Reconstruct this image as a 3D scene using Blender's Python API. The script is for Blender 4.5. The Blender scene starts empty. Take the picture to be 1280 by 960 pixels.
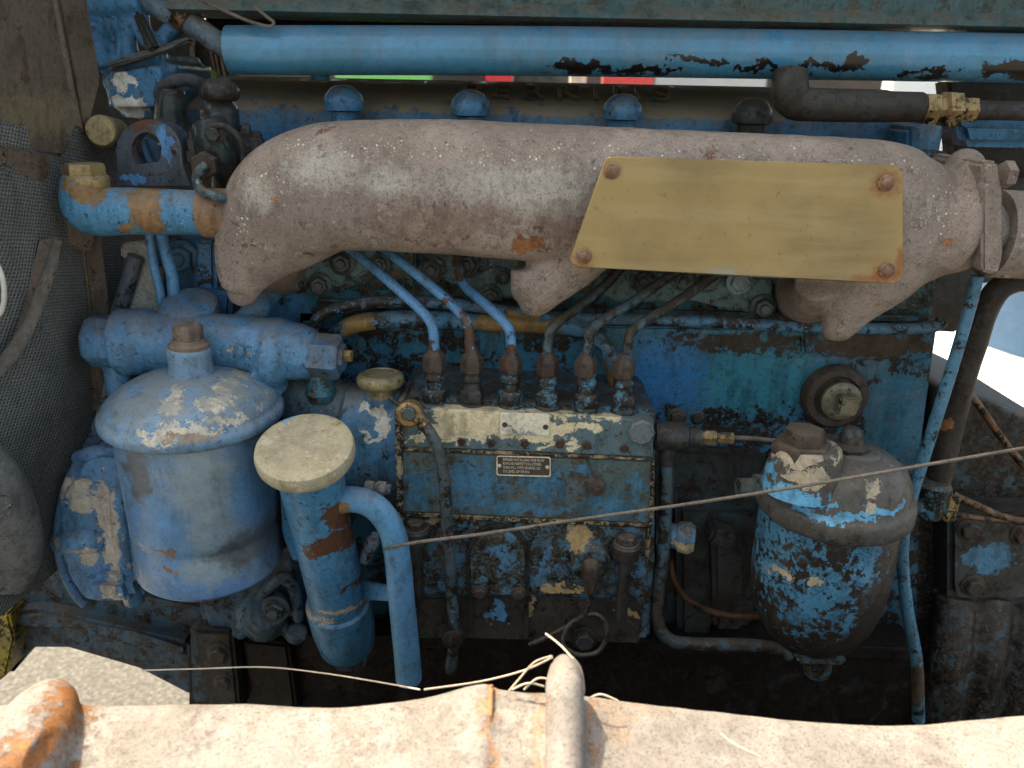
import bpy, bmesh, math, random
from mathutils import Vector, Matrix, Quaternion, noise as mnoise
random.seed(7)
scn = bpy.context.scene
COL = scn.collection
R = math.radians
# ------------------------------------------------------------------ camera
F = 1005.0                                   # focal length in photo pixels (photo 1280 wide)
CAM = Vector((0.0, -0.85, 0.273))
PITCH, ROLL = R(20), R(1.2)
cam = bpy.data.objects.new('camera', bpy.data.cameras.new('camera'))
COL.objects.link(cam)
cam.data.sensor_width = 36; cam.data.lens = 36 * F / 1280
cam.data.clip_start = .01; cam.data.clip_end = 400
q = (Matrix.Rotation(math.pi/2 - PITCH, 4, 'X') @ Matrix.Rotation(ROLL, 4, 'Z')).to_quaternion()
cam.rotation_euler = q.to_euler(); cam.location = CAM
scn.camera = cam
cam.data.dof.use_dof = True; cam.data.dof.focus_distance = .78; cam.data.dof.aperture_fstop = 6.5
QM = q.to_matrix()
# ------------------------------------------------------------------ world, sun, exposure
SUN = Vector((-.38, .34, .86)).normalized()
w = bpy.data.worlds.new("World"); scn.world = w; w.use_nodes = True
nt = w.node_tree; nt.nodes.clear()
sky = nt.nodes.new('ShaderNodeTexSky'); sky.sky_type = 'NISHITA'; sky.sun_disc = False
sky.sun_elevation = math.asin(SUN.z); sky.sun_rotation = math.atan2(SUN.x, SUN.y)
sky.air_density = 1.0; sky.dust_density = 6.0; sky.ozone_density = 0
bg = nt.nodes.new('ShaderNodeBackground'); bg.inputs[1].default_value = .15
wo = nt.nodes.new('ShaderNodeOutputWorld')
nt.links.new(sky.outputs[0], bg.inputs[0]); nt.links.new(bg.outputs[0], wo.inputs[0])
sl = bpy.data.lights.new('sun', 'SUN'); sl.energy = 2.5; sl.angle = R(.53); sl.color = (1, .93, .84)
so = bpy.data.objects.new('sun', sl); COL.objects.link(so)
so.rotation_euler = SUN.to_track_quat('Z', 'Y').to_euler(); so.location = (-2, -1, 5)
vs = scn.view_settings; vs.view_transform = 'Standard'; vs.look = 'None'
vs.exposure = 1.92; vs.gamma = 1; vs.use_curve_mapping = False
vs.use_white_balance = True; vs.white_balance_temperature = 7800; vs.white_balance_tint = 3   # photo balanced for open shade
scn.cycles.max_bounces = 5; scn.cycles.diffuse_bounces = 1; scn.cycles.glossy_bounces = 2; scn.cycles.use_denoising = True
# ------------------------------------------------------------------ pixel (1280x960 photo) + depth plane -> place
def ray(px, py): return QM @ Vector(((px-640)/F, (480-py)/F, -1))
def P(px, py, Y):
    d = ray(px, py); return CAM + d * ((Y - CAM.y) / d.y)
def S(px, py, Y):
    d = ray(px, py); return ((Y - CAM.y) / d.y) / F
# ------------------------------------------------------------------ materials
class NT:
    def __init__(s, name):
        s.m = bpy.data.materials.new(name); s.m.use_nodes = True
        s.t = s.m.node_tree; s.b = s.t.nodes['Principled BSDF']
        s.pos = s.n('ShaderNodeNewGeometry').outputs
        s.c = 0
    def n(s, typ, **kw):
        x = s.t.nodes.new(typ)
        for k, v in kw.items(): setattr(x, k, v)
        return x
    def ln(s, a, b): s.t.links.new(a, b)
    def put(s, node, i, v):
        if v is None: return
        if isinstance(v, bpy.types.NodeSocket): s.ln(v, node.inputs[i])
        else:
            if isinstance(v, (tuple, list)) and len(v) == 3 and len(node.inputs[i].default_value) == 4: v = (*v, 1)
            node.inputs[i].default_value = v
    def math(s, op, a, b=None, c=None, clamp=False):
        x = s.n('ShaderNodeMath', operation=op, use_clamp=clamp)
        s.put(x, 0, a); s.put(x, 1, b); s.put(x, 2, c); return x.outputs[0]
    def vm(s, op, a, b=None):
        x = s.n('ShaderNodeVectorMath', operation=op); s.put(x, 0, a); s.put(x, 1, b)
        return x.outputs['Value' if op == 'LENGTH' else 'Vector']
    def noise(s, scale, detail=6, rough=.6, off=0, vec=None, dist=0):
        v = vec if vec is not None else s.pos['Position']
        if off: v = s.vm('ADD', v, (off, off*1.7, off*.6))
        x = s.n('ShaderNodeTexNoise'); s.put(x, 'Vector', v); s.put(x, 'Scale', scale)
        s.put(x, 'Detail', detail); s.put(x, 'Roughness', rough); s.put(x, 'Distortion', dist); return x
    def ramp(s, v, lo, hi):
        x = s.n('ShaderNodeMapRange', clamp=True, interpolation_type='SMOOTHSTEP')
        s.put(x, 0, v); s.put(x, 1, lo); s.put(x, 2, hi); return x.outputs[0]
    def mix(s, f, a, b):
        x = s.n('ShaderNodeMix', data_type='RGBA'); s.put(x, 0, f); s.put(x, 6, a); s.put(x, 7, b); return x.outputs[2]
    def fmix(s, f, a, b):
        x = s.n('ShaderNodeMix', data_type='FLOAT'); s.put(x, 0, f); s.put(x, 2, a); s.put(x, 3, b); return x.outputs[0]

BLUE = (.045, .22, .37); BLUE2 = (.03, .155, .26); TEAL = (.025, .15, .20); SKYB = (.08, .30, .46)
GRIME = (.012, .0085, .006); GRIME2 = (.034, .025, .017); CREAM = (.60, .47, .30); CREAM2 = (.66, .60, .48)
RUST = (.15, .062, .032); DUST = (.23, .19, .14); BRASSY = (.36, .22, .08); GREY = (.11, .12, .115)

def thr(a): return .5 + .30*(.5 - a)
def worn(name, base, base2=None, grime=.3, chips=0., chipc=CREAM, rust=.05, dust=.4, rough=.38, patches=(), sc=1.,
         gc=GRIME, gc2=GRIME2, rustc=RUST, dustc=DUST, metal=0., bump=.5, keep=(), speck=0, coat=0., spec=.22, under=(), pepper=.2, scuff=.25, fleck=.35, keepk=.25, stain=.55, mesh=0):
    """paint over primer over metal: nibbled islands of grime, bare primer and rust, dust settled on upper faces"""
    s = NT(name); base2 = base2 or tuple(c*.72 for c in base)
    pos = s.pos['Position']
    big = s.noise(13*sc, 5, .6, off=1).outputs[0]
    nA = s.noise(44*sc, 10, .70, off=3).outputs[0]
    nB = s.noise(110*sc, 8, .74, off=7).outputs[0]
    nC = s.noise(520, 4, .7, off=2).outputs[0]
    wr = s.noise(48, 7, .66, off=5)
    col = s.mix(s.ramp(big, .38, .62), base, base2)
    col = s.mix(s.math('MULTIPLY', s.ramp(nB, .45, .62), .35), col, tuple(c*.62+.02 for c in base))
    rgh = s.fmix(s.ramp(nB, .35, .65), rough-.08, rough+.14)
    hgt = s.math('MULTIPLY', nC, .12)
    hgt = s.math('ADD', hgt, s.math('MULTIPLY', nA, .35))
    def field(lst, ragged=.9):
        wv = s.vm('SUBTRACT', wr.outputs['Color'], (.5, .5, .5))
        wv = s.vm('MULTIPLY', wv, (.045, .0, .045)); pv = s.vm('ADD', pos, wv)
        acc = None
        ragged *= 1.6
        for (px, py, Y, rx, ry) in lst:
            c = P(px, py, Y); k = S(px, py, Y)
            d = s.vm('MULTIPLY', s.vm('SUBTRACT', pv, tuple(c)), (1/(rx*k), .001, 1/(ry*k)))
            f = s.math('SUBTRACT', 1, s.vm('LENGTH', d))
            acc = f if acc is None else s.math('MAXIMUM', acc, f)
        return s.math('ADD', acc, s.math('MULTIPLY', s.math('SUBTRACT', nB, .5), ragged))
    def lay(mask, c, r, h, hh):
        nonlocal col, rgh, hgt
        col = s.mix(mask, col, c); rgh = s.fmix(mask, rgh, r)
        hgt = s.math('ADD', hgt, s.math('MULTIPLY', mask, h*hh))
    def patch(lst_):
        for (c, lst, *o) in lst_:
            f = field(lst, o[0] if o else .9); m = s.ramp(f, .0, .05)
            if len(o) > 1: m = s.math('MULTIPLY', s.ramp(f, -.15, .6), o[1])
            lay(m, s.mix(s.ramp(nB, .38, .62), c, tuple(x*.78 for x in c)), rough+.08, -1, .2 if len(o) > 1 else .45)
    nD = s.noise(17, 8, .72, off=23, dist=1.2).outputs[0]
    if scuff:   # rubbed, chalky areas
        col = s.mix(s.math('MULTIPLY', s.ramp(nD, .50, .62), scuff), col, tuple(c*.55 + .12 for c in base))
    patch(under)
    if grime > 0:
        v = s.math('ADD', s.math('MULTIPLY', nA, .65), s.math('MULTIPLY', nB, .35))
        if keep: v = s.math('SUBTRACT', v, s.math('MULTIPLY', s.ramp(field(keep), -.1, .5), keepk))
        m = s.ramp(v, thr(grime)-.012, thr(grime)+.02)
        gcol = s.mix(s.ramp(nB, .42, .6), gc, gc2)
        lay(m, gcol, .42, 1, .45)
    if chips > 0:
        v = s.math('ADD', s.math('MULTIPLY', s.noise(26*sc, 9, .66, off=11).outputs[0], .7), s.math('MULTIPLY', nB, .3))
        m = s.ramp(v, thr(chips)-.004, thr(chips)+.012)
        lay(m, s.mix(s.ramp(nB, .4, .6), chipc, tuple(c*.75 for c in chipc)), .6, -1, .5)
    if rust > 0:
        v = s.math('ADD', s.math('MULTIPLY', s.noise(22*sc, 9, .7, off=17).outputs[0], .7), s.math('MULTIPLY', nB, .3))
        m = s.ramp(v, thr(rust)-.01, thr(rust)+.03)
        lay(m, s.mix(s.ramp(nC, .4, .6), rustc, tuple(c*.5 for c in rustc)), .75, -1, .3)
    if fleck and grime > .05:   # small surviving or lost flakes around the big islands
        nF = s.noise(210, 5, .7, off=31).outputs[0]
        m = s.math('MULTIPLY', s.ramp(nF, .585, .60), s.ramp(nA, .44, .52))
        lay(m, tuple(min(.6, c*1.25) for c in base), rough, 1, .3)
        m = s.math('MULTIPLY', s.ramp(s.noise(170, 6, .72, off=37).outputs[0], .60, .615), fleck*2, clamp=True)
        lay(m, gc, .5, -1, .5)
    patch(patches)
    if speck:
        vo = s.n('ShaderNodeTexVoronoi'); s.put(vo, 'Vector', pos); s.put(vo, 'Scale', 190)
        v = s.math('ADD', vo.outputs['Distance'], s.math('MULTIPLY', s.ramp(s.noise(24, 5, .7, off=9).outputs[0], .45, .6), -.3 if speck < 0 else 0))
        m = s.math('SUBTRACT', 1, s.ramp(vo.outputs['Distance'], .10, .17))
        vo.inputs['Scale'].default_value = 170
        v2 = s.n('ShaderNodeTexVoronoi'); s.put(v2, 'Vector', s.vm('ADD', pos, (3, 1, 2))); s.put(v2, 'Scale', 330)
        m = s.math('MAXIMUM', s.math('SUBTRACT', 1, s.ramp(vo.outputs['Distance'], .16, .24)), s.math('SUBTRACT', 1, s.ramp(v2.outputs['Distance'], .14, .22)))
        band = field([(x, 184 + (x-400)*.03, -.12, 90, 17) for x in range(400, 1100, 75)] + [(345, 222, -.12, 60, 24), (1160, 270, -.12, 40, 60), (310, 290, -.12, 14, 60)], 2.4)
        m = s.math('MULTIPLY', m, s.ramp(band, -.1, .7)); m = s.math('MULTIPLY', m, abs(speck))
        lay(m, (.72, .66, .54), .8, 1, .5)
    col = s.mix(s.math('MULTIPLY', s.ramp(nC, .5, .66), pepper), col, (.02, .017, .014))
    if stain:   # old oil soaked in, thin brown glaze in blots and runs
        run = s.noise(1, 8, .7, vec=s.vm('MULTIPLY', pos, (75, 75, 22)), off=41).outputs[0]
        m = s.ramp(s.math('ADD', s.math('MULTIPLY', run, .55), s.math('MULTIPLY', nD, .45)), .47, .60)
        gl = s.vm('MULTIPLY', col, (.30, .25, .20))
        col = s.mix(s.math('MULTIPLY', m, stain), col, gl); rgh = s.fmix(s.math('MULTIPLY', m, stain), rgh, .3)
        m = s.math('MULTIPLY', s.ramp(s.noise(190, 6, .75, off=43).outputs[0], .52, .62), stain*.7)
        col = s.mix(m, col, s.vm('MULTIPLY', col, (.45, .40, .36)))
    if mesh:    # woven wire mesh: wires over dark openings
        sp_ = s.n('ShaderNodeSeparateXYZ'); s.ln(pos, sp_.inputs[0])
        u_ = s.math('ADD', s.math('MULTIPLY', sp_.outputs[1], 900), s.math('MULTIPLY', sp_.outputs[2], 700))
        v_ = s.math('SUBTRACT', s.math('MULTIPLY', sp_.outputs[2], 1250), s.math('MULTIPLY', sp_.outputs[1], 500))
        wv_ = s.math('MULTIPLY', s.math('SUBTRACT', nA, .5), 6)
        g_ = s.math('MULTIPLY', s.math('SINE', s.math('ADD', u_, wv_)), s.math('SINE', s.math('ADD', v_, wv_)))
        col = s.mix(s.math('MULTIPLY', s.ramp(g_, .0, .7), mesh), col, (.02, .02, .018)); hgt = s.math('ADD', hgt, s.math('MULTIPLY', g_, -.8))
    if dust > 0:
        nz = s.n('ShaderNodeSeparateXYZ'); s.ln(s.pos['Normal'], nz.inputs[0])
        up = s.ramp(nz.outputs[2], .05, .95)
        m = s.math('MULTIPLY', s.math('MULTIPLY', up, s.ramp(nA, .36, .56)), dust, clamp=True)
        col = s.mix(m, col, dustc); rgh = s.fmix(m, rgh, .9)
    s.put(s.b, 'Base Color', col); s.put(s.b, 'Roughness', rgh); s.put(s.b, 'Metallic', metal)
    s.put(s.b, 'Specular IOR Level', spec)
    if coat: s.put(s.b, 'Coat Weight', coat*.5); s.put(s.b, 'Coat Roughness', .10)
    bp = s.n('ShaderNodeBump'); s.put(bp, 'Strength', bump); s.put(bp, 'Distance', .0022); s.put(bp, 'Height', hgt)
    s.ln(bp.outputs[0], s.b.inputs['Normal'])
    return s.m
# ------------------------------------------------------------------ objects
LOC = {}
def mk(name, bm, mat, parent=None, label=None, sharp=42, origin=None):
    bmesh.ops.recalc_face_normals(bm, faces=bm.faces)
    for e in bm.edges:
        e.smooth = not (len(e.link_faces) == 2 and e.calc_face_angle(0) > R(sharp))
    for f in bm.faces: f.smooth = True
    vs_ = [v.co for v in bm.verts]
    if origin is None:
        lo = Vector([min(v[i] for v in vs_) for i in range(3)]); hi = Vector([max(v[i] for v in vs_) for i in range(3)])
        origin = Vector(((lo.x+hi.x)/2, (lo.y+hi.y)/2, lo.z))
    bmesh.ops.translate(bm, verts=bm.verts, vec=-origin)
    me = bpy.data.meshes.new(name); bm.to_mesh(me); bm.free()
    me.materials.append(mat)
    return link(name, me, origin, parent, label)
def link(name, me, loc, parent=None, label=None, rot=None):
    o = bpy.data.objects.new(name, me); COL.objects.link(o); o.location = loc
    if rot: o.rotation_mode = 'QUATERNION'; o.rotation_quaternion = rot
    LOC[o.name] = Vector(loc)
    if parent:
        o.parent = parent; o.matrix_parent_inverse = Matrix.Translation(-LOC[parent.name])
    if label: o['label'] = label
    return o
def tag(o, label, cat, group=None):
    o['label'] = label; o['category'] = cat
    if group: o['group'] = group
    return o
def struct(o): o['kind'] = 'structure'; return o
def empty(name, loc): return link(name, None, Vector(loc))
def catmull(pts, n):
    out = []
    for i in range(len(pts)-1):
        p0 = pts[max(i-1, 0)]; p1 = pts[i]; p2 = pts[i+1]; p3 = pts[min(i+2, len(pts)-1)]
        for k in range(n):
            t = k/n
            out.append(tuple(.5*((2*b)+(c-a)*t+(2*a-5*b+4*c-d)*t*t+(-a+3*b-3*c+d)*t**3) for a, b, c, d in zip(p0, p1, p2, p3)))
    out.append(tuple(pts[-1])); return out
def addtube(bm, pts, r, sub=6, seg=14, cap=True, squash=1., sup=2., wob=0.):
    """pts (px,py,Y[,r]) in photo pixels, r in pixels; squash = depth radius / height radius"""
    full = [(*P(p[0], p[1], p[2]), (p[3] if len(p) > 3 else r)*S(p[0], p[1], p[2])) for p in pts]
    full = catmull(full, sub) if sub > 1 else full
    cs = [Vector(f[:3]) for f in full]; rings = []
    T = [(cs[min(i+1, len(cs)-1)] - cs[max(i-1, 0)]).normalized() for i in range(len(cs))]
    up = Vector((0, -1, 0)) if abs(T[0].y) < .85 else Vector((1, 0, 0))
    u = (up - T[0]*up.dot(T[0])).normalized()
    for i, c in enumerate(cs):
        u = (u - T[i]*u.dot(T[i])).normalized(); v = T[i].cross(u)
        rr = full[i][3]; ring = []
        for k in range(seg):
            a = 2*math.pi*k/seg; ca, sa = math.cos(a), math.sin(a)
            if sup != 2: ca = math.copysign(abs(ca)**(2/sup), ca); sa = math.copysign(abs(sa)**(2/sup), sa)
            w_ = 1 + wob*(mnoise.noise(Vector((i*.9, k*1.3, rr*900))))
            ring.append(bm.verts.new(c + u*(ca*rr*squash*w_) + v*(sa*rr*w_)))
        rings.append(ring)
    for a, b in zip(rings, rings[1:]):
        for k in range(seg): bm.faces.new((a[k], a[(k+1) % seg], b[(k+1) % seg], b[k]))
    if cap:
        bm.faces.new(rings[0][::-1]); bm.faces.new(rings[-1])
    return bm
def addlathe(bm, prof, base, axis, seg=32, phase=0.):
    """prof (radius, height) in metres along axis from base"""
    axis = Vector(axis).normalized(); u = axis.orthogonal().normalized()
    if abs(axis.z) > .7: u = (Vector((1, 0, 0)) - axis*axis.x).normalized()
    if phase: u = Quaternion(axis, phase) @ u
    v = axis.cross(u); rings = []
    for (r, h) in prof:
        r = max(r, 1e-5)
        rings.append([bm.verts.new(Vector(base) + axis*h + (u*math.cos(2*math.pi*k/seg) + v*math.sin(2*math.pi*k/seg))*r) for k in range(seg)])
    for a, b in zip(rings, rings[1:]):
        for k in range(seg): bm.faces.new((a[k], a[(k+1) % seg], b[(k+1) % seg], b[k]))
    bm.faces.new(rings[0][::-1]); bm.faces.new(rings[-1]); return bm
def vl(bm, px, py0, Y, prof, seg=36, phase=0.):
    """vertical lathe: prof (radius px, axis pixel y)"""
    b = P(px, py0, Y); k = S(px, py0, Y)
    return addlathe(bm, [(r*k, P(px, y, Y).z - b.z) for r, y in prof], b, (0, 0, 1), seg, phase)
def addprism(bm, pts, Y0, Y1, bev=.0015, seg=2):
    """outline in photo pixels on plane Y0, extruded straight back to Y1"""
    f = [bm.verts.new(P(x, y, Y0)) for x, y in pts]; d = Vector((0, Y1-Y0, 0))
    b = [bm.verts.new(v.co + d) for v in f]; n = len(f)
    ff = bm.faces.new(f); fb = bm.faces.new(b[::-1]); es = list(ff.edges)
    for i in range(n):
        s_ = bm.faces.new((f[i], b[i], b[(i+1) % n], f[(i+1) % n]))
        es += [e for e in s_.edges if e not in es and e not in fb.edges[:]]
    if bev: bmesh.ops.bevel(bm, geom=es, offset=bev, segments=seg, affect='EDGES', clamp_overlap=True)
    return bm
def addslab(bm, pts, t, bev=.002):
    f = [bm.verts.new(P(*p)) for p in pts]; nrm = (f[1].co-f[0].co).cross(f[2].co-f[0].co).normalized()
    if nrm.y < 0: nrm = -nrm
    b = [bm.verts.new(v.co + nrm*t) for v in f]; n = len(f)
    bm.faces.new(f); bm.faces.new(b[::-1])
    fs = [bm.faces.new((f[i], b[i], b[(i+1) % n], f[(i+1) % n])) for i in range(n)]
    if bev: bmesh.ops.bevel(bm, geom=list({e for q_ in fs for e in q_.edges}), offset=bev, segments=2, affect='EDGES', clamp_overlap=True)
    return bm
def addbox(bm, c, d, bev=.002, rot=None):
    r_ = bmesh.ops.create_cube(bm, size=1, matrix=Matrix.Translation(c) @ (rot or Matrix()) @ Matrix.Diagonal((*d, 1)))
    if bev: bmesh.ops.bevel(bm, geom=list({e for v in r_['verts'] for e in v.link_edges}), offset=bev, segments=2, affect='EDGES', clamp_overlap=True)
    return bm
def rrect(x0, y0, x1, y1, r, n=4, skew=0.):
    out = []
    for cx, cy, a0 in ((x1-r, y0+r, -90), (x1-r, y1-r, 0), (x0+r, y1-r, 90), (x0+r, y0+r, 180)):
        for k in range(n+1):
            a = R(a0 + 90*k/n); x = cx + r*math.cos(a); out.append((x, cy + r*math.sin(a) + skew*(x-x0)))
    return out
def voxel(bm, size, smooth=6, rough=0.):
    """fuse overlapping lumps into one cast body"""
    me = bpy.data.meshes.new('tmp'); bm.to_mesh(me); bm.free()
    o = bpy.data.objects.new('tmp', me); COL.objects.link(o)
    m = o.modifiers.new('r', 'REMESH'); m.mode = 'VOXEL'; m.voxel_size = size
    m2 = o.modifiers.new('s', 'SMOOTH'); m2.factor = .5; m2.iterations = smooth
    dg = bpy.context.evaluated_depsgraph_get(); ev = o.evaluated_get(dg)
    out = bmesh.new(); out.from_mesh(ev.to_mesh()); ev.to_mesh_clear()
    bpy.data.objects.remove(o); bpy.data.meshes.remove(me)
    if rough:
        for v in out.verts: v.co += v.co.normalized()*0 + Vector((mnoise.noise(v.co*60), mnoise.noise(v.co*60+Vector((9, 0, 0))), mnoise.noise(v.co*60+Vector((0, 9, 0)))))*rough
    return out
B = bmesh.new
_hex = {}
def hexmesh(mat, stud, washer):
    key = (mat.name, stud, washer)
    if key not in _hex:
        bm = B()
        if washer: addlathe(bm, [(1.38, 0), (1.38, .12), (1.3, .18)], (0, 0, 0), (0, 0, 1), 16)
        addlathe(bm, [(1, .15), (1, .78), (.86, .9), (.0, .9)], (0, 0, 0), (0, 0, 1), 6)
        if stud: addlathe(bm, [(.52, .85), (.52, 1.15), (.42, 1.25)], (0, 0, 0), (0, 0, 1), 12)
        bmesh.ops.recalc_face_normals(bm, faces=bm.faces)
        for e in bm.edges: e.smooth = not (len(e.link_faces) == 2 and e.calc_face_angle(0) > R(40))
        for f in bm.faces: f.smooth = True
        me = bpy.data.meshes.new('bolt'); bm.to_mesh(me); bm.free(); me.materials.append(mat); _hex[key] = me
    return _hex[key]
def bolt(parent, px, py, Y, r, mat, axis=(0, -1, 0), stud=False, washer=True, name='bolt', label=None):
    k = S(px, py, Y)*r
    rot = Vector(axis).normalized().to_track_quat('Z', 'Y') @ Quaternion((0, 0, 1), random.uniform(0, 1))
    o = link(name, hexmesh(mat, stud, washer), P(px, py, Y), parent, label, rot); o.scale = (k, k, k); return o
def text(body, size, loc, mat, name, parent, ext=.0003, space=1., xs=1., rotx=math.pi/2, roty=0, align='CENTER', lsp=1.):
    cu = bpy.data.curves.new('t', 'FONT'); cu.body = body; cu.size = size; cu.extrude = ext
    cu.align_x = align; cu.align_y = 'CENTER'; cu.space_character = space; cu.space_line = lsp; cu.offset = 0
    o = bpy.data.objects.new('t', cu); COL.objects.link(o)
    dg = bpy.context.evaluated_depsgraph_get(); bm = B(); me0 = o.evaluated_get(dg).to_mesh(); bm.from_mesh(me0)
    bpy.data.objects.remove(o)
    M = Matrix.Rotation(roty, 4, 'Y') @ Matrix.Rotation(rotx, 4, 'X') @ Matrix.Diagonal((xs, 1, 1, 1))
    for v in bm.verts: v.co = M @ v.co + Vector(loc)
    return mk(name, bm, mat, parent)

# ------------------------------------------------------------------ the materials of this place
m_steelblue = worn('blue_paint_clean', BLUE, SKYB, grime=.10, chips=.03, rust=.06, dust=.5, coat=.2)
m_tube = worn('tube_paint', (.055, .24, .40), (.05, .20, .31), grime=.0, chips=0, rust=0, dust=.35, rough=.28, coat=.5, bump=.2, scuff=.35, stain=.25, spec=.5,
    patches=[((.012, .009, .008), [(720, 84, -.02, 42, 9), (780, 88, -.02, 60, 5), (870, 78, -.02, 46, 5), (960, 86, -.02, 60, 4), (1030, 84, -.02, 50, 5), (1060, 78, -.02, 14, 8), (1150, 92, -.02, 30, 4), (1255, 88, -.02, 42, 8)], 1.3)])
m_panel = worn('bonnet_paint', (.05, .115, .125), (.075, .10, .085), grime=.35, chips=.05, chipc=(.42, .40, .32), rust=.04, dust=.5, gc=(.05, .045, .035), gc2=(.10, .09, .07))
m_rocker = worn('rocker_paint', (.05, .22, .40), (.035, .15, .28), grime=.12, chips=0, rust=.02, dust=3., dustc=(.31, .24, .17), rough=.3)
m_manifold = worn('burnt_cast_iron', (.33, .265, .225), (.215, .172, .142), grime=.14, chips=.20, chipc=(.37, .33, .29), rust=.16,
    rustc=(.26, .11, .06), dust=.35, dustc=(.20, .165, .125), rough=.78, gc=(.12, .09, .072), gc2=(.17, .135, .11), bump=.75, fleck=.12, pepper=.45, stain=.3, speck=1.,
    patches=[((.42, .19, .085), [(660, 306, -.12, 20, 10), (1176, 300, -.12, 8, 9), (350, 245, -.13, 4, 5)], 1.6),
             ((.50, .46, .40), [(400, 215, -.14, 60, 32), (640, 235, -.15, 120, 36), (320, 245, -.14, 30, 22), (480, 225, -.15, 60, 24)], 1.6, .75), ((.20, .085, .055), [(560, 280, -.15, 110, 32), (690, 290, -.15, 60, 24)], 3.2, .45)])
m_pipe_left = worn('coolant_pipe_paint', (.08, .27, .45), (.065, .22, .37), grime=.12, chips=.03, rust=.10, dust=.5,
    patches=[((.30, .18, .085), [(107, 235, -.12, 24, 20), (182, 262, -.12, 21, 34), (268, 270, -.12, 16, 30), (155, 285, -.12, 14, 8)], 1.2)])
m_head = worn('head_paint', (.055, .135, .145), TEAL, grime=.55, chips=.02, rust=.07, dust=.3, rough=.35, gc2=(.075, .06, .042), coat=.3)
m_headlight = worn('head_grey_green', (.10, .175, .17), (.075, .15, .16), grime=.36, chips=.03, chipc=(.3, .3, .25), rust=.04, dust=.35, gc2=(.075, .06, .042))
m_block = worn('block_paint', (.035, .165, .27), (.03, .125, .17), grime=.5, scuff=.5, chips=.03, chipc=(.09, .33, .40), rust=.10, dust=.3, coat=.25, rough=.32,
    under=[((.035, .22, .29), [(950, 478, 0, 100, 44)], 3.0), ((.025, .19, .42), [(830, 470, 0, 50, 64)], 3.0)], keepk=.20, keep=[(930, 470, 0, 130, 50), (790, 460, 0, 60, 80), (1120, 520, 0, 40, 70)],
    patches=[((.05,.04,.03), [(930, 428, 0, 90, 12), (900, 545, 0, 90, 12)], 4.), ((.07, .042, .03), [(1090, 428, 0, 72, 20)], 1.0)])
m_black = worn('oily_black_iron', (.030, .036, .036), (.026, .020, .016), grime=.45, chips=.0, rust=.10, rustc=(.08, .04, .025), dust=.35, dustc=(.10, .08, .06), rough=.4, coat=.3)
m_pan = worn('oily_brown_iron', (.012, .008, .006), (.018, .012, .009), grime=.4, chips=.0, rust=.1, rustc=(.025, .012, .008), dust=.15, dustc=(.05, .035, .028), rough=.45, gc2=(.02, .014, .01))
m_cross = worn('crossmember_paint', (.045, .075, .095), (.05, .10, .14), grime=.45, chips=.05, chipc=(.10, .2, .28), rust=.08, dust=.5, dustc=(.12, .11, .095), gc2=(.06, .047, .035))
m_filt_lid = worn('filter_lid_paint', (.14, .27, .40), (.15, .25, .35), grime=.10, scuff=.4, gc=(.10,.10,.09), gc2=(.15,.14,.12), chips=.04, rust=.03, dust=.75, dustc=(.20, .21, .20), rough=.36, coat=.3,
    patches=[(CREAM2, [(222, 543, -.2, 44, 12), (206, 515, -.2, 14, 12), (255, 516, -.2, 20, 10), (280, 537, -.2, 20, 5)], 1.5),
             ((.36, .25, .16), [(236, 549, -.2, 30, 5)], 1.5)])
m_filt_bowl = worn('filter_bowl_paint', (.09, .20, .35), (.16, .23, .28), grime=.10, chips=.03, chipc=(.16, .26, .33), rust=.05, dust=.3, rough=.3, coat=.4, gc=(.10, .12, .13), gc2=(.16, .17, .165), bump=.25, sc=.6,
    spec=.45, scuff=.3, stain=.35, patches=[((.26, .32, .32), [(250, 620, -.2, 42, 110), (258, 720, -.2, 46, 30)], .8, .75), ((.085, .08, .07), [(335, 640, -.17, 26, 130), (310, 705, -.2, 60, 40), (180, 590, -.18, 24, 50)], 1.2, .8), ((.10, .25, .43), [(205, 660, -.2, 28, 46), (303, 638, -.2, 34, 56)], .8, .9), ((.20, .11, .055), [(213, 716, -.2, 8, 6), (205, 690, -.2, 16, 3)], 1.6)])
m_housing = worn('filter_head_paint', (.10, .26, .43), (.08, .21, .35), grime=.16, scuff=.35, chips=.04, rust=.07, dust=.7, dustc=(.17, .16, .15), rough=.33, coat=.3)
m_case = worn('timing_case_paint', (.11, .25, .42), (.08, .20, .33), grime=.10, chips=.22, chipc=CREAM2, rust=.03, dust=.3,
    patches=[((.60, .52, .42), [(150, 650, -.1, 10, 70), (165, 735, -.1, 8, 16), (82, 670, -.1, 6, 10), (100, 600, -.1, 34, 10), (118, 618, -.1, 22, 14), (122, 680, -.1, 14, 20), (152, 690, -.1, 7, 50)], 1.3)])
m_breather = worn('breather_paint', (.07, .25, .42), (.055, .20, .34), grime=.15, scuff=.4, chips=.09, chipc=(.12, .36, .64), rust=.10, dust=.3, rustc=(.13, .06, .035), rough=.33, coat=.3,
    patches=[((.13, .058, .032), [(425, 665, -.15, 38, 18), (432, 628, -.15, 15, 26), (395, 676, -.15, 16, 7), (450, 720, -.12, 12, 4)], 1.2), (CREAM, [(430, 752, -.12, 30, 6), (400, 765, -.12, 20, 3)], 1.2)])
m_cap = worn('aged_yellow_cap', (.42, .36, .23), (.36, .32, .22), grime=.10, chips=.25, chipc=(.5, .45, .33), rust=.0, dust=.2, dustc=(.3, .27, .2), rough=.5, gc=(.22, .18, .11), gc2=(.28, .23, .14), bump=.2, stain=.35,
    patches=[((.16, .32, .44), [(410, 604, -.2, 30, 4), (343, 545, -.2, 7, 6)], 1.3), ((.50, .32, .10), [(378, 606, -.2, 34, 4)], 1.2)])
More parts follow.
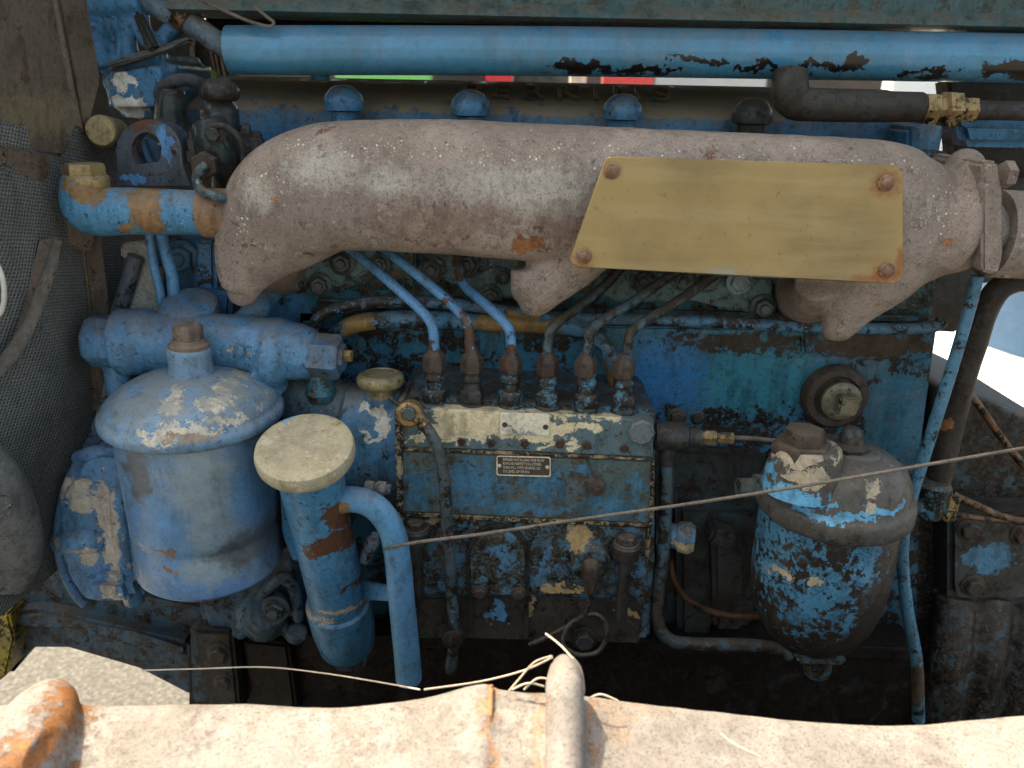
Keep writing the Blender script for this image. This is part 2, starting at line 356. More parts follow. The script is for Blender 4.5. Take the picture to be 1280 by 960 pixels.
m_brasscap = worn('brass_cap', (.36, .28, .14), (.32, .24, .12), grime=.08, rust=.0, dust=.3, dustc=(.42, .38, .28), rough=.42, metal=.35)
m_brass = worn('dirty_brass', (.36, .25, .11), (.28, .17, .07), grime=.42, rust=.05, dust=.3, rough=.42, metal=.5)
def brass_sheet():
    s = NT('aged_brass_sheet'); pos = s.pos['Position']
    st = s.noise(1, 6, .6, vec=s.vm('MULTIPLY', pos, (9, 9, 90))).outputs[0]      # horizontal rubbing marks
    fi = s.noise(1, 4, .6, vec=s.vm('MULTIPLY', pos, (40, 40, 900))).outputs[0]
    bl = s.noise(9, 6, .6, off=4).outputs[0]; sp = s.noise(130, 6, .75, off=8).outputs[0]
    c = s.mix(s.ramp(bl, .36, .64), (.36, .265, .125), (.26, .195, .10))
    c = s.mix(s.math('MULTIPLY', s.ramp(st, .42, .66), .35), c, (.44, .34, .18))
    c = s.mix(s.math('MULTIPLY', s.ramp(sp, .60, .68), .5), c, (.16, .11, .06))
    def halo(px, py, rx, ry):
        q_ = P(px, py, -.166); k = S(px, py, -.166)
        d = s.vm('LENGTH', s.vm('MULTIPLY', s.vm('SUBTRACT', pos, tuple(q_)), (1/(rx*k), 0, 1/(ry*k))))
        return s.math('ADD', s.math('SUBTRACT', 1, d), s.math('MULTIPLY', s.math('SUBTRACT', sp, .5), 1.6))
    for (px, py, rx, ry, w_) in ((1107, 229, 28, 26, .8), (1108, 342, 26, 16, .9), (1124, 330, 9, 34, .8), (1085, 348, 34, 8, .7), (730, 322, 20, 16, .6), (765, 213, 17, 14, .5), (722, 332, 26, 5, .6)):
        c = s.mix(s.math('MULTIPLY', s.ramp(halo(px, py, rx, ry), 0, .8), w_), c, (.27, .105, .045))
    c = s.mix(s.math('MULTIPLY', s.ramp(halo(905, 342, 26, 14), 0, .8), .5), c, (.28, .36, .34))
    s.put(s.b, 'Base Color', c); s.put(s.b, 'Metallic', .65)
    s.put(s.b, 'Roughness', s.fmix(s.ramp(st, .4, .6), .36, .55))
    h = s.math('ADD', s.math('MULTIPLY', fi, .25), s.math('MULTIPLY', bl, 5))
    bp = s.n('ShaderNodeBump'); s.put(bp, 'Strength', .5); s.put(bp, 'Distance', .0008); s.put(bp, 'Height', h); s.ln(bp.outputs[0], s.b.inputs['Normal'])
    return s.m
m_plate = brass_sheet()
m_pump = worn('pump_paint', (.085, .105, .095), (.07, .115, .115), grime=.42, chips=.0, rust=.06, dust=.25, rough=.36, gc=(.05, .04, .03), gc2=(.09, .078, .055), coat=.2, sc=1.4,
    patches=[((.065, .19, .29), [(590, 610, -.13, 42, 32), (680, 612, -.13, 26, 22), (520, 620, -.13, 12, 26), (770, 640, -.13, 30, 20), (650, 640, -.13, 70, 8), (725, 590, -.13, 20, 6), (795, 610, -.13, 10, 20)], 4.5)])
m_pumptop = worn('pump_gallery_paint', (.09, .14, .155), (.10, .145, .14), grime=.22, chips=.05, rust=.05, dust=.3, rough=.4, gc2=(.10, .085, .06), sc=1.3,
    patches=[((.72, .60, .38), [(600, 528, -.13, 62, 24), (650, 540, -.13, 75, 18), (700, 520, -.13, 45, 9), (760, 525, -.13, 28, 5), (735, 540, -.13, 16, 8), (590, 545, -.13, 60, 14), (545, 558, -.13, 40, 4), (700, 562, -.13, 30, 4)], 1.1)])
m_pumplow = worn('pump_lower_paint', (.06, .12, .14), (.07, .18, .28), grime=.56, chips=.10, chipc=(.08, .25, .40), rust=.07, dust=.3, rough=.36, coat=.25, sc=1.5, gc2=(.075, .063, .045),
    patches=[((.50, .34, .16), [(722, 676, -.13, 18, 22), (560, 657, -.13, 36, 5), (554, 666, -.13, 6, 14), (700, 740, -.12, 28, 6), (745, 655, -.13, 40, 4), (780, 655, -.13, 14, 6)], 1.4)])
m_gov = worn('governor_paint', (.05, .19, .33), (.07, .12, .14), grime=.22, chips=.05, rust=.05, dust=.5, coat=.25,
    patches=[((.65, .60, .50), [(466, 527, -.12, 18, 7), (474, 540, -.12, 10, 16), (460, 555, -.12, 10, 4)], 1.2)])
m_valve = worn('valve_paint', (.05, .14, .19), (.06, .20, .29), grime=.62, chips=.05, chipc=(.12, .30, .42), rust=.08, dust=.25, coat=.3, sc=1.6)
m_nut = worn('rusty_nut', (.05, .037, .028), (.075, .052, .038), grime=.3, rust=.25, rustc=(.12, .055, .033), dust=.25, rough=.5)
m_nutred = worn('red_rusty_nut', (.06, .030, .022), (.04, .026, .02), grime=.25, rust=.3, dust=.3, rough=.5)
m_stud = worn('greasy_stud', (.075, .105, .105), (.055, .065, .06), grime=.35, rust=.08, dust=.3, rough=.32, coat=.3)
m_pipeB = worn('fuel_pipe_blue', (.10, .28, .50), (.08, .22, .40), grime=.2, chips=.05, chipc=(.3, .45, .55), rust=.05, dust=.2, rough=.3, coat=.3, patches=[((.10,.055,.035), [(543, 436, -.09, 8, 14), (586, 414, -.09, 9, 26), (574, 330, -.05, 9, 26), (638, 436, -.09, 8, 12), (560, 380, -.08, 10, 6)], 1.2)])
m_pipeD = worn('fuel_pipe_dark', (.06, .055, .045), (.06, .12, .15), grime=.5, chips=.06, chipc=(.2, .38, .5), rust=.10, dust=.3, rough=.34, coat=.3)
m_pipeC = worn('drain_pipe', (.06, .21, .36), (.08, .15, .19), grime=.45, chips=.03, rust=.05, dust=.3, coat=.3,
    patches=[((.34, .20, .07), [(448, 404, -.03, 24, 16), (645, 405, -.03, 54, 16), (755, 470, -.03, 8, 24)], 1.0)])
m_copper = worn('copper_pipe', (.20, .10, .055), (.13, .07, .04), grime=.45, rust=.0, dust=.2, rough=.36, metal=.6)
m_filt2 = worn('greasy_filter_bowl', (.028, .020, .014), (.020, .015, .011), grime=.3, gc=(.016, .011, .008), gc2=(.045, .033, .023), chips=.0, rust=.06, dust=.15, rough=.34, coat=.3, bump=1., fleck=0, stain=.3,
    patches=[((.06, .21, .33), [(995, 660, -.2, 38, 22), (985, 698, -.2, 24, 34), (1012, 690, -.2, 22, 18), (1028, 752, -.2, 30, 34), (1012, 775, -.2, 24, 36), (1048, 740, -.2, 20, 22), (1090, 700, -.2, 20, 36), (1075, 668, -.2, 34, 12), (1060, 785, -.2, 16, 18), (985, 750, -.2, 16, 20), (1020, 835, -.15, 10, 8)], 6.5),
             ((.09, .27, .42), [(1080, 730, -.2, 26, 14), (965, 735, -.18, 10, 22)], 7.), ((.50, .40, .28), [(991, 743, -.2, 9, 6), (1022, 738, -.2, 9, 7)], .4)])
m_filt2lid = worn('greasy_filter_lid', (.085, .08, .07), (.06, .055, .048), grime=.25, chips=.03, chipc=(.38, .33, .24), rust=.06, dust=.35, dustc=(.11, .10, .085), rough=.42, coat=.2, gc2=(.07, .055, .04),
    patches=[((.11, .38, .60), [(1000, 634, -.2, 44, 11), (972, 612, -.2, 14, 10), (1050, 655, -.2, 50, 7), (1110, 645, -.2, 30, 7), (985, 565, -.2, 18, 9)], 2.6), ((.42, .36, .26), [(1002, 588, -.2, 38, 15), (1024, 612, -.2, 28, 12), (1076, 588, -.2, 18, 10), (1100, 620, -.2, 10, 8), (1098, 640, -.2, 7, 8)], .7)])
m_radiator = worn('radiator_core', (.20, .205, .195), (.15, .155, .15), grime=.10, mesh=.75, rust=.08, dust=.4, rough=.7, stain=.25, fleck=0, gc=(.06, .05, .04), gc2=(.10, .08, .06))
m_seal = worn('brown_felt_panel', (.145, .118, .09), (.11, .09, .072), grime=.15, fleck=.2, chips=.06, chipc=(.25, .21, .16), rust=.10, dust=.3, rough=.85, patches=[((.24,.19,.125), [(30, 150, -.15, 50, 40), (80, 150, -.1, 20, 30)], 2.5, .8)])
m_frame = worn('radiator_frame', (.17, .125, .095), (.13, .10, .075), grime=.25, chips=.02, rust=.15, dust=.4, rough=.7)
m_rubber = worn('grey_rubber', (.19, .19, .18), (.14, .14, .135), grime=.2, rust=0, dust=.5, rough=.7, bump=.3)
m_beam = worn('pale_beam', (.265, .24, .225), (.20, .18, .168), grime=.0, chips=.0, chipc=(.50, .44, .37), rust=.0, rustc=(.38, .22, .11), dust=0, rough=.6, gc=(.30, .24, .18), gc2=(.34, .28, .22), bump=1.2, pepper=.5, fleck=.0, stain=.35, scuff=.5,
    patches=[((.22, .19, .165), [(180, 930, -.43, 60, 26), (420, 925, -.43, 50, 18), (860, 925, -.44, 80, 16), (1150, 940, -.45, 60, 16), (540, 905, -.42, 40, 14), (640, 930, -.43, 18, 30)], 3.5, .35), ((.40, .25, .15), [(300, 945, -.45, 50, 10), (800, 950, -.45, 60, 14), (1000, 930, -.44, 50, 8), (480, 900, -.42, 30, 8), (1230, 925, -.44, 50, 10)], 3.5, .3), ((.33, .14, .055), [(80, 885, -.42, 34, 26), (60, 915, -.42, 44, 40), (20, 945, -.44, 40, 30)], 2.0, 1.), ((.40, .20, .09), [(612, 920, -.43, 9, 70), (672, 900, -.43, 8, 60), (742, 900, -.43, 8, 60), (760, 880, -.42, 20, 8)], 1.2, .55)])
m_letter = worn('dusty_lettering', (.13, .10, .07), (.09, .075, .06), grime=.3, dust=1.5, dustc=(.2, .155, .11))
m_seam = worn('rusty_seam', (.42, .20, .09), (.34, .15, .07), grime=.1, rust=.3, dust=0, rough=.8)
m_yellow = worn('dirty_yellow', (.34, .26, .03), (.15, .12, .05), grime=.5, rust=.2, dust=.1, rough=.5)
m_white = worn('white_patch_blue', (.05, .19, .36), (.04, .14, .25), grime=.22, scuff=.5, chips=.04, chipc=CREAM2, rust=.03, dust=.6, dustc=(.14, .17, .17), coat=.3,
    patches=[((.74, .70, .64), [(163, 101, .0, 15, 14), (170, 132, .0, 23, 12)], .8)])
m_bell = worn('bell_housing_iron', (.05, .065, .065), (.045, .085, .10), grime=.66, chips=.04, chipc=(.12, .24, .3), rust=.08, dust=.35, gc2=(.055, .042, .032), rough=.4)
m_cover_r = worn('right_cover_paint', (.05, .06, .06), (.04, .04, .036), grime=.4, rust=.08, dust=.3, coat=.2, patches=[((.08, .22, .33), [(1240, 702, -.05, 34, 20)], 1.2)])
m_rod = worn('dusty_rod', (.15, .13, .11), (.11, .095, .08), grime=.15, rust=.1, dust=.3, rough=.8)
m_alu = worn('bare_bracket', (.42, .40, .36), (.36, .34, .30), grime=.2, rust=.03, dust=.1, rough=.5, gc=(.10, .11, .12), gc2=(.12, .13, .14))
def plain(name, c, rough=.6, metal=0., var=.15, sc=30):
    s = NT(name); n = s.noise(sc, 5, .6).outputs[0]
    s.put(s.b, 'Base Color', s.mix(s.ramp(n, .35, .65), c, tuple(x*(1-var*2) for x in c))); s.put(s.b, 'Roughness', rough); s.put(s.b, 'Metallic', metal); return s.m
m_fibre = plain('pale_fibre', (.62, .52, .42), .8)
m_ink = plain('dark_label', (.06, .042, .03), .6)
m_print = plain('cream_print', (.66, .58, .42), .6, var=.2, sc=400)

# ------------------------------------------------------------------ ground
def build_ground():
    s = NT('concrete_ground')
    a = s.noise(90, 8, .75).outputs[0]; b = s.noise(2.5, 6, .6).outputs[0]
    vo = s.n('ShaderNodeTexVoronoi'); s.put(vo, 'Vector', s.pos['Position']); s.put(vo, 'Scale', 75)
    c = s.mix(s.ramp(b, .35, .65), (.105, .10, .095), (.13, .125, .117))
    c = s.mix(s.ramp(a, .4, .6), c, (.055, .052, .05)); c = s.mix(s.math('MULTIPLY', s.ramp(vo.outputs[0], .45, .2), .3), c, (.24, .23, .215))
    s.put(s.b, 'Base Color', c); s.put(s.b, 'Roughness', .9)
    bp = s.n('ShaderNodeBump'); s.put(bp, 'Strength', .6); s.put(bp, 'Distance', .004); s.put(bp, 'Height', a); s.ln(bp.outputs[0], s.b.inputs['Normal'])
    bm = B(); z = -1.0
    bm.faces.new([bm.verts.new(v) for v in ((-60, -60, z), (60, -60, z), (60, 120, z), (-60, 120, z))])
    return struct(mk('ground', bm, s.m))
build_ground()

# ------------------------------------------------------------------ bonnet panel over the engine (its lower lip shows at the top)
def build_bonnet():
    t = empty('bonnet', (0, .1, .40)); tag(t, 'grey green bonnet side rail with flaking paint along the top edge of the photo', 'bonnet')
    bm = B()   # lip: rolled edge running along X
    def ex(prof, px0, px1, mat, name):
        bm = B()
        x0 = P(px0, 20, 0).x; x1 = P(px1, 20, 0).x
        a = [bm.verts.new((x0, Y, P(640, py, Y).z)) for py, Y in prof]; b = [bm.verts.new((x1, Y, P(640, py, Y).z)) for py, Y in prof]
        n = len(a); bm.faces.new(a); bm.faces.new(b[::-1])
        for i in range(n): bm.faces.new((a[i], b[i], b[(i+1) % n], a[(i+1) % n]))
        return mk(name, bm, mat, t)
    ex([(-60, -.02), (4, -.02), (14, -.028), (20, -.03), (25, -.02), (31, .0), (31, .04), (-60, .04)], 225, 1330, m_panel, 'side_rail')
    bm = B(); addbox(bm, (-.28, .44, .47), (2.1, 1.10, .02), .004); mk('top_panel', bm, m_panel, t)
    ex([(-60, .045), (48, .045), (50, .06), (-60, .06)], 236, 1330, m_pan, 'inner_flange')
    bm = B()
    addtube(bm, [(318, 8, -.045), (335, 22, -.045), (342, 28, -.045), (338, 33, -.045), (322, 30, -.045), (300, 22, -.045), (240, -5, -.045)], 2.2, seg=8); mk('edge_clip', bm, m_rod, t)
build_bonnet()

# ------------------------------------------------------------------ brace tube across the top
def build_tube():
    t = empty('brace_tube', P(780, 66, -.02)); tag(t, 'long light blue tube with flaked black patches running above the rocker cover', 'tube')
    bm = B(); addtube(bm, [(287, 63, -.02), (600, 63.5, -.02), (900, 67, -.02), (1330, 74, -.02), (1800, 82, -.02)], 29, seg=40, sub=8); mk('tube_body', bm, m_tube, t)
    bm = B(); addtube(bm, [(292, 64, -.015), (268, 50, -.015), (235, 27, -.01), (190, 5, 0), (150, -20, 0)], 14, seg=16); mk('end_pipe', bm, worn('dull_pipe', (.11, .17, .22), (.10, .13, .15), grime=.25, dust=.6, gc2=(.1, .09, .07)), t)
    bm = B(); addlathe(bm, [(.0135, 0), (.0135, .012)], P(236, 28, -.01), P(225, 18, -.01)-P(236, 28, -.01), 16); mk('clamp', bm, m_copper, t)
build_tube()

# ================================================================== THE ENGINE
engine = empty('engine', (0.05, .1, -.5))
tag(engine, 'worn blue six cylinder diesel engine with rusty exhaust manifold, flaking paint and oily grime', 'engine')
E = engine
# block, crankcase, sump
bm = B()
addprism(bm, [(372, 388), (700, 398), (1172, 412), (1150, 560), (1145, 820), (1120, 960), (380, 960), (372, 700)], 0.0, .30, .003)
addprism(bm, [(1002, 405), (1170, 410), (1163, 452), (1004, 445)], -.008, .02, .003)
addprism(bm, [(376, 402), (1168, 414), (1168, 424), (376, 412)], -.006, .02, .002)
block = mk('engine_block', bm, m_block, E)
bm = B(); c = P(1045, 497, -.012)
addlathe(bm, [(.036, -.03), (.036, .0), (.033, .004), (.026, .004), (.023, -.001), (.0, -.001)], c, (0, -1, 0), 36)
mk('core_plug_boss', bm, worn('plug_grime', (.075, .05, .038), (.055, .04, .03), grime=.3, rust=.2, chips=.06, chipc=(.05, .25, .4), dust=.2), block)
bm = B(); c = P(1050, 500, -.016)
addlathe(bm, [(.022, 0), (.022, .005), (.017, .008), (.016, .008)], c, (0, -1, 0), 24); addbox(bm, c + Vector((.002, -.013, .0)), (.021, .016, .021), .002, Matrix.Rotation(R(4), 4, 'Y'))
mk('brass_plug', bm, worn('old_brass', (.22, .19, .12), (.3, .26, .18), grime=.2, metal=.3, dust=.4, dustc=(.25, .22, .15)), block)
bm = B()
addprism(bm, [(820, 560), (958, 566), (960, 700), (935, 800), (822, 800)], -.012, .02, .006)
addprism(bm, [(845, 632), (960, 634), (960, 700), (900, 695), (893, 800), (848, 800)], -.03, .02, .008)
addprism(bm, [(890, 672), (925, 665), (935, 700), (932, 790), (893, 790)], -.05, .0, .006)
addbox(bm, P(900, 668, -.05), (.03, .03, .02), .004, Matrix.Rotation(R(20), 4, 'Y'))
mk('crankcase_bracket', bm, worn('crankcase_iron', (.050, .046, .040), (.06, .085, .09), grime=.4, rust=.12, dust=.35, dustc=(.1, .085, .065), gc2=(.06, .045, .034), coat=.25), E)
bm = B()
addprism(bm, [(235, 790), (520, 795), (800, 800), (1160, 815), (1160, 990), (235, 990)], -.035, .25, .004)
addprism(bm, [(520, 792), (1000, 808), (1150, 812), (1150, 826), (520, 812)], -.05, .0, .003)
sump = mk('sump', bm, m_pan, E, 'dark oily brown sump along the bottom of the engine')
bm = B(); addprism(bm, [(240, 788), (290, 790), (300, 900), (262, 900)], -.07, .0, .004); mk('sump_rib', bm, m_black, sump)
bm = B(); addprism(bm, [(302, 800), (360, 806), (372, 900), (320, 900)], -.055, .0, .004); mk('sump_rib', bm, m_pan, sump)
bolt(sump, 274, 816, -.07, 11, m_nut); bolt(sump, 280, 852, -.07, 9, m_nut)
bm = B(); addbox(bm, (P(240, 900, -.3).x + .62, .06, -.50), (1.24, .80, .01), .002); mk('ground_light_blocker', bm, m_pan, E)  # unseen sheet added under the engine to block light bounced off the ground
# cylinder head
bm = B()
addprism(bm, [(330, 180), (700, 180), (1190, 190), (1165, 405), (860, 400), (372, 388)], 0.004, .28, .003)
addprism(bm, [(395, 374), (820, 388), (1168, 396), (1168, 403), (395, 381)], -.004, .02, .0015)
head = mk('cylinder_head', bm, m_head, E)
def pad(pts, Y=-.012, mat=None, nm='head_pad'):
    bm = B(); addprism(bm, pts, Y, .01, .003, 3); return mk(nm, bm, mat or m_headlight, head)
pad([(366, 350), (372, 295), (400, 290), (470, 290), (476, 330), (440, 352), (400, 366), (372, 368)])
pad([(528, 285), (655, 285), (652, 330), (650, 372), (628, 374), (592, 366), (560, 352), (532, 342)])
pad([(470, 300), (520, 300), (520, 345), (490, 350), (470, 340)], -.006, m_head)
pad([(740, 340), (870, 345), (900, 352), (930, 345), (965, 345), (966, 392), (935, 390), (900, 388), (870, 372), (850, 378), (770, 378), (745, 366)])
pad([(1070, 372), (1160, 350), (1168, 385), (1075, 390)], -.006, m_head)
for x, y, r in ((400, 356, 11), (372, 355, 9), (428, 328, 12), (540, 336, 13), (583, 330, 13), (613, 370, 11), (612, 312, 9), (803, 350, 12), (852, 350, 10), (884, 350, 12), (953, 384, 12), (475, 330, 10), (628, 345, 8)):
    bolt(head, x, y, -.014, r, m_stud, stud=True, name='stud_nut')
bolt(head, 924, 352, -.014, 12, worn('bare_bolt_head', (.22, .32, .34), (.2, .28, .3), grime=.15, dust=.2), stud=False, name='bolt')
bm = B()
for i, (x, y0, n) in enumerate(((556, 312, 6), (567, 318, 5), (613, 318, 6))):
    for k in range(n): addbox(bm, P(x + (k % 2), y0 + k*6.5, -.0125), (.003, .0012, .0028), .0004)
mk('casting_mark', bm, worn('mark', (.2, .27, .28), grime=.1), head)
# rocker cover
bm = B(); pr = [(185, .030), (146, .030), (137, .034), (129, .046), (119, .072), (108, .11), (102, .15), (106, .19), (160, .2)]
x0 = P(215, 130, .05).x; x1 = P(1185, 130, .05).x
rings = []
for f, inset in ((0, .02), (.01, .006), (.03, .0), (.97, .0), (.99, .006), (1, .02)):
    x = x0 + (x1-x0)*f
    rings.append([bm.verts.new((x, Y + (inset if i < 4 else 0), P(640, py, Y).z - inset*.6)) for i, (py, Y) in enumerate(pr)])
for a, b in zip(rings, rings[1:]):
    for k in range(len(a)-1): bm.faces.new((a[k], a[k+1], b[k+1], b[k]))
bm.faces.new(rings[0]); bm.faces.new(rings[-1][::-1])
rocker = mk('rocker_cover', bm, m_rocker, E, 'blue rocker cover with a dusty brown top and raised lettering', sharp=60)
text('PERKINS', .030, (P(706, 119, .07).x, .062, P(640, 121, .064).z+.0035), m_letter, 'raised_lettering', rocker, ext=.003, space=1.5, xs=1.42, rotx=R(38), roty=R(.0))
m_dome = worn('dome_nut_paint', (.04, .17, .30), (.03, .11, .19), grime=.22, rust=.03, dust=.7, dustc=(.09, .075, .06), rough=.3, coat=.4)
for i, (x, y) in enumerate(((430, 130), (588, 136), (778, 141), (940, 146))):
    bm = B(); vl(bm, x, y, .0, [(17, y+36), (17, y+10), (24, y+8), (25, y-2), (23, y-10), (16, y-19), (8, y-23), (0, y-24)], 20)
    mk('dome_nut', bm, m_dome if i < 3 else m_black, rocker, label=None)
for x in (400, ): 
    bm = B(); vl(bm, x, 92, .02, [(14, 100), (14, 90), (10, 84), (0, 82)], 14); mk('cover_plug', bm, m_steelblue, rocker)

# ------------------------------------------------------------------ exhaust manifold
bm = B(); Yc = -.095
def chain(pts, sq=.72, sup=2.6): addtube(bm, pts, 10, sub=5, seg=28, squash=sq, sup=sup)
chain([(1215, 285, Yc, 52), (1180, 283, Yc, 62), (1150, 278, Yc, 70), (1120, 270, Yc, 78), (1080, 264, Yc, 86), (900, 256, Yc, 87), (700, 244, Yc, 84), (560, 235, Yc, 82), (450, 233, Yc, 79), (400, 238, Yc, 78), (358, 258, Yc, 74), (328, 288, Yc, 58), (310, 320, Yc, 42), (302, 345, Yc, 30), (301, 362, Yc, 22)])
chain([(318, 300, Yc, 44), (335, 320, -.05, 40), (345, 330, .0, 42)], 1, 2)
chain([(400, 270, Yc, 50), (350, 300, Yc, 46), (316, 340, Yc, 26), (302, 366, Yc+.005, 19), (300, 374, Yc+.01, 14)], .8, 2)
chain([(735, 285, Yc, 54), (705, 325, Yc, 45), (680, 360, Yc, 30), (668, 380, Yc+.004, 21), (666, 388, Yc+.008, 15)], .8, 2)
chain([(660, 335, Yc, 22), (662, 360, -.09, 24), (672, 350, -.03, 34), (678, 330, .0, 40)], .9, 2)
chain([(1130, 300, Yc, 60), (1092, 345, Yc, 50), (1062, 384, Yc, 32), (1050, 408, Yc, 23), (1048, 416, Yc+.005, 17)], .8, 2)
chain([(1025, 350, Yc, 30), (1020, 370, -.06, 34), (1010, 365, .0, 44)], .9, 2)
chain([(1180, 285, Yc, 56), (1130, 325, Yc, 40), (1080, 360, Yc, 26)], .8, 2)
chain([(1214, 208, Yc-.01, 20), (1216, 240, Yc-.025, 20), (1212, 275, Yc-.03, 21), (1200, 305, Yc-.028, 20), (1180, 330, Yc-.02, 16)], 1, 2)
chain([(1204, 207, Yc, 19), (1210, 250, Yc, 30), (1214, 290, Yc, 48), (1216, 310, Yc, 40)], .9, 2.4)
chain([(1190, 215, Yc+.01, 16), (1206, 206, Yc, 19), (1220, 212, Yc, 16)], 1.2, 2)
bm = voxel(bm, .0026, 8, .0005)
man = mk('exhaust_manifold', bm, m_manifold, E, 'pinkish brown rusty cast iron exhaust manifold with pale speckles', sharp=80)
bm = B(); addprism(bm, [(1228, 205), (1234, 200), (1248, 202), (1252, 240), (1255, 320), (1248, 344), (1228, 340)], -.14, -.05, .006, 4); mk('outlet_flange', bm, m_manifold, man)
bm = B(); addtube(bm, [(1238, 292, Yc), (1275, 294, Yc), (1340, 297, Yc)], 54, seg=32); mk('outlet_pipe', bm, m_manifold, man)
bolt(man, 1250, 218, -.125, 17, m_manifold, axis=(1, 0, 0), washer=False)
bolt(man, 1250, 335, -.11, 13, m_manifold, axis=(1, 0, 0), washer=False)
bm = B()
for k_, x in enumerate((520, 531, 542, 554, 566, 579)):
    for q_ in range(2): addbox(bm, P(x + q_*3, 252 + (k_*7) % 5 + q_*5, -.1585), (.0025, .003, .008), .001, Matrix.Rotation(R(-25 + 23*((k_+q_) % 3)), 4, 'Y'))
o = mk('casting_mark', bm, m_manifold, man); o['kind'] = 'stuff'
# brass plate
bm = B(); YP = -.1665
pl = [(757, 198), (763, 195.5), (1114, 206.5), (1122, 208), (1129, 216), (1129.5, 343), (1126, 351), (1116, 354.5), (722, 334), (715, 330), (712, 324)]
addprism(bm, pl, YP, YP+.0025, .0006, 1)
plate = mk('brass_plate', bm, m_plate, man, 'blank tarnished brass plate riveted to the exhaust manifold')
m_rivet = worn('rivet', (.27, .16, .10), (.22, .12, .08), grime=.1, rust=.2, dust=.1, rough=.5, metal=.3)
for x, y in ((765, 213.5), (730, 320), (1107, 229), (1108, 338)):
    bm = B(); c = P(x, y, YP-.0003); addlathe(bm, [(.0068, -.012), (.0068, .0012), (.006, .002), (.0045, .0022), (.0045, .0035), (.003, .0048), (0, .005)], c, (0, -1, 0), 20)
    mk('rivet', bm, m_rivet, man)

# ------------------------------------------------------------------ pipes along the head
def pipe(name, pts, r, mat, parent=E, label=None, seg=14, sub=8, wob=0):
    bm = B(); addtube(bm, pts, r, seg=seg, sub=sub, wob=wob); return mk(name, bm, mat, parent, label)
pipe('leak_off_pipe', [(388, 416, -.035), (398, 398, -.035), (425, 385, -.035), (480, 377, -.035), (560, 379, -.035), (640, 389, -.03), (700, 396, -.03), (860, 401, -.03), (1000, 408, -.03), (1120, 411, -.03), (1168, 408, -.03), (1178, 400, -.03)], 7.5, m_pipeC)
pipe('oil_return_pipe', [(415, 424, -.02), (432, 410, -.025), (460, 402, -.03), (520, 399, -.03), (600, 403, -.03), (690, 406, -.03), (728, 412, -.03), (750, 428, -.03), (766, 455, -.03), (773, 490, -.03)], 11.5, m_pipeC)
# fuel pipes with kinks
FP = [([(425, 300, -.02), (437, 310, -.04), (490, 355, -.07), (530, 392, -.09), (541, 412, -.099), (543, 442, -.099)], m_pipeB),
      ([(470, 298, -.02), (482, 312, -.04), (530, 350, -.07), (572, 388, -.09), (585, 408, -.099), (588, 444, -.099)], m_pipeB),
      ([(573, 298, -.02), (573, 335, -.04), (582, 358, -.055), (610, 383, -.08), (632, 405, -.099), (638, 420, -.099), (639, 446, -.099)], m_pipeB),
      ([(775, 335, -.02), (755, 358, -.045), (722, 385, -.07), (695, 405, -.093), (686, 420, -.099), (684, 450, -.099)], m_pipeD),
      ([(850, 338, -.02), (830, 350, -.045), (790, 378, -.07), (748, 404, -.09), (737, 420, -.099), (735, 453, -.099)], m_pipeD),
      ([(905, 338, -.02), (885, 350, -.045), (845, 378, -.07), (798, 407, -.09), (786, 424, -.099), (783, 456, -.099)], m_pipeD)]
for pts, m in FP: pipe('fuel_pipe', pts, 6.6, m)

# ------------------------------------------------------------------ injection pump
bm = B()
addprism(bm, [(505, 497), (820, 514), (818, 700), (812, 800), (515, 800), (500, 690)], -.105, -.0, .004)
pump = mk('injection_pump', bm, m_pumplow, E, 'inline injection pump with chipped cream and blue paint and two small plates')
bm = B(); addprism(bm, [(500, 509), (818, 525), (816, 573), (499, 560)], -.119, -.06, .0025, 3); mk('delivery_gallery', bm, m_pumptop, pump)
bm = B(); addprism(bm, [(500, 562.5), (814, 575.5), (812, 655), (500, 640)], -.122, -.09, .002, 2); mk('inspection_cover', bm, m_pump, pump)
bm = B(); addprism(bm, [(500, 643), (812, 657), (810, 700), (808, 745), (500, 745)], -.116, -.09, .003, 2); mk('cam_housing', bm, m_pumplow, pump)
m_edge = worn('cream_edge', (.40, .29, .15), (.2, .15, .09), grime=.56, rust=.1, dust=.2, sc=2)
for pts in ([(501, 561), (640, 566), (815, 574.5), (815, 576), (640, 568.5), (501, 563.5)], [(501, 640.5), (812, 656), (812, 659), (640, 652), (501, 645)]):
    bm = B(); addprism(bm, pts, -.1225, -.10, .0004, 1); mk('gasket', bm, m_edge, pump)
bm = B(); addprism(bm, [(493, 512), (503, 508), (504, 700), (497, 700)], -.126, -.05, .0015); mk('end_flange', bm, worn('flange_paint', (.34, .29, .2), (.15, .13, .1), grime=.55, sc=2), pump)
bm = B(); addprism(bm, [(812, 580), (819, 580), (817, 640), (811, 700), (806, 700)], -.118, -.05, .0015); mk('end_flange', bm, m_edge, pump)
bm = B(); addprism(bm, [(520, 747), (650, 745), (806, 752), (800, 806), (520, 798)], -.108, -.04, .003); base = mk('pump_base', bm, worn('pump_base_paint', (.04, .033, .027), (.055, .05, .042), grime=.4, chips=.03, chipc=(.09, .3, .5), rust=.1, dust=.3, coat=.2, patches=[((.09, .3, .5), [(625, 765, -.11, 12, 14), (615, 772, -.11, 8, 5)], 2.5), ((.42, .3, .16), [(705, 742, -.11, 30, 6), (782, 768, -.11, 16, 6), (660, 760, -.11, 4, 22)], 1.3)]), pump)
for xx in (586, 655): 
    bm = B(); addprism(bm, [(xx, 748), (xx+6, 748), (xx+6, 796), (xx, 796)], -.113, -.09, .001); mk('base_rib', bm, m_black, pump)
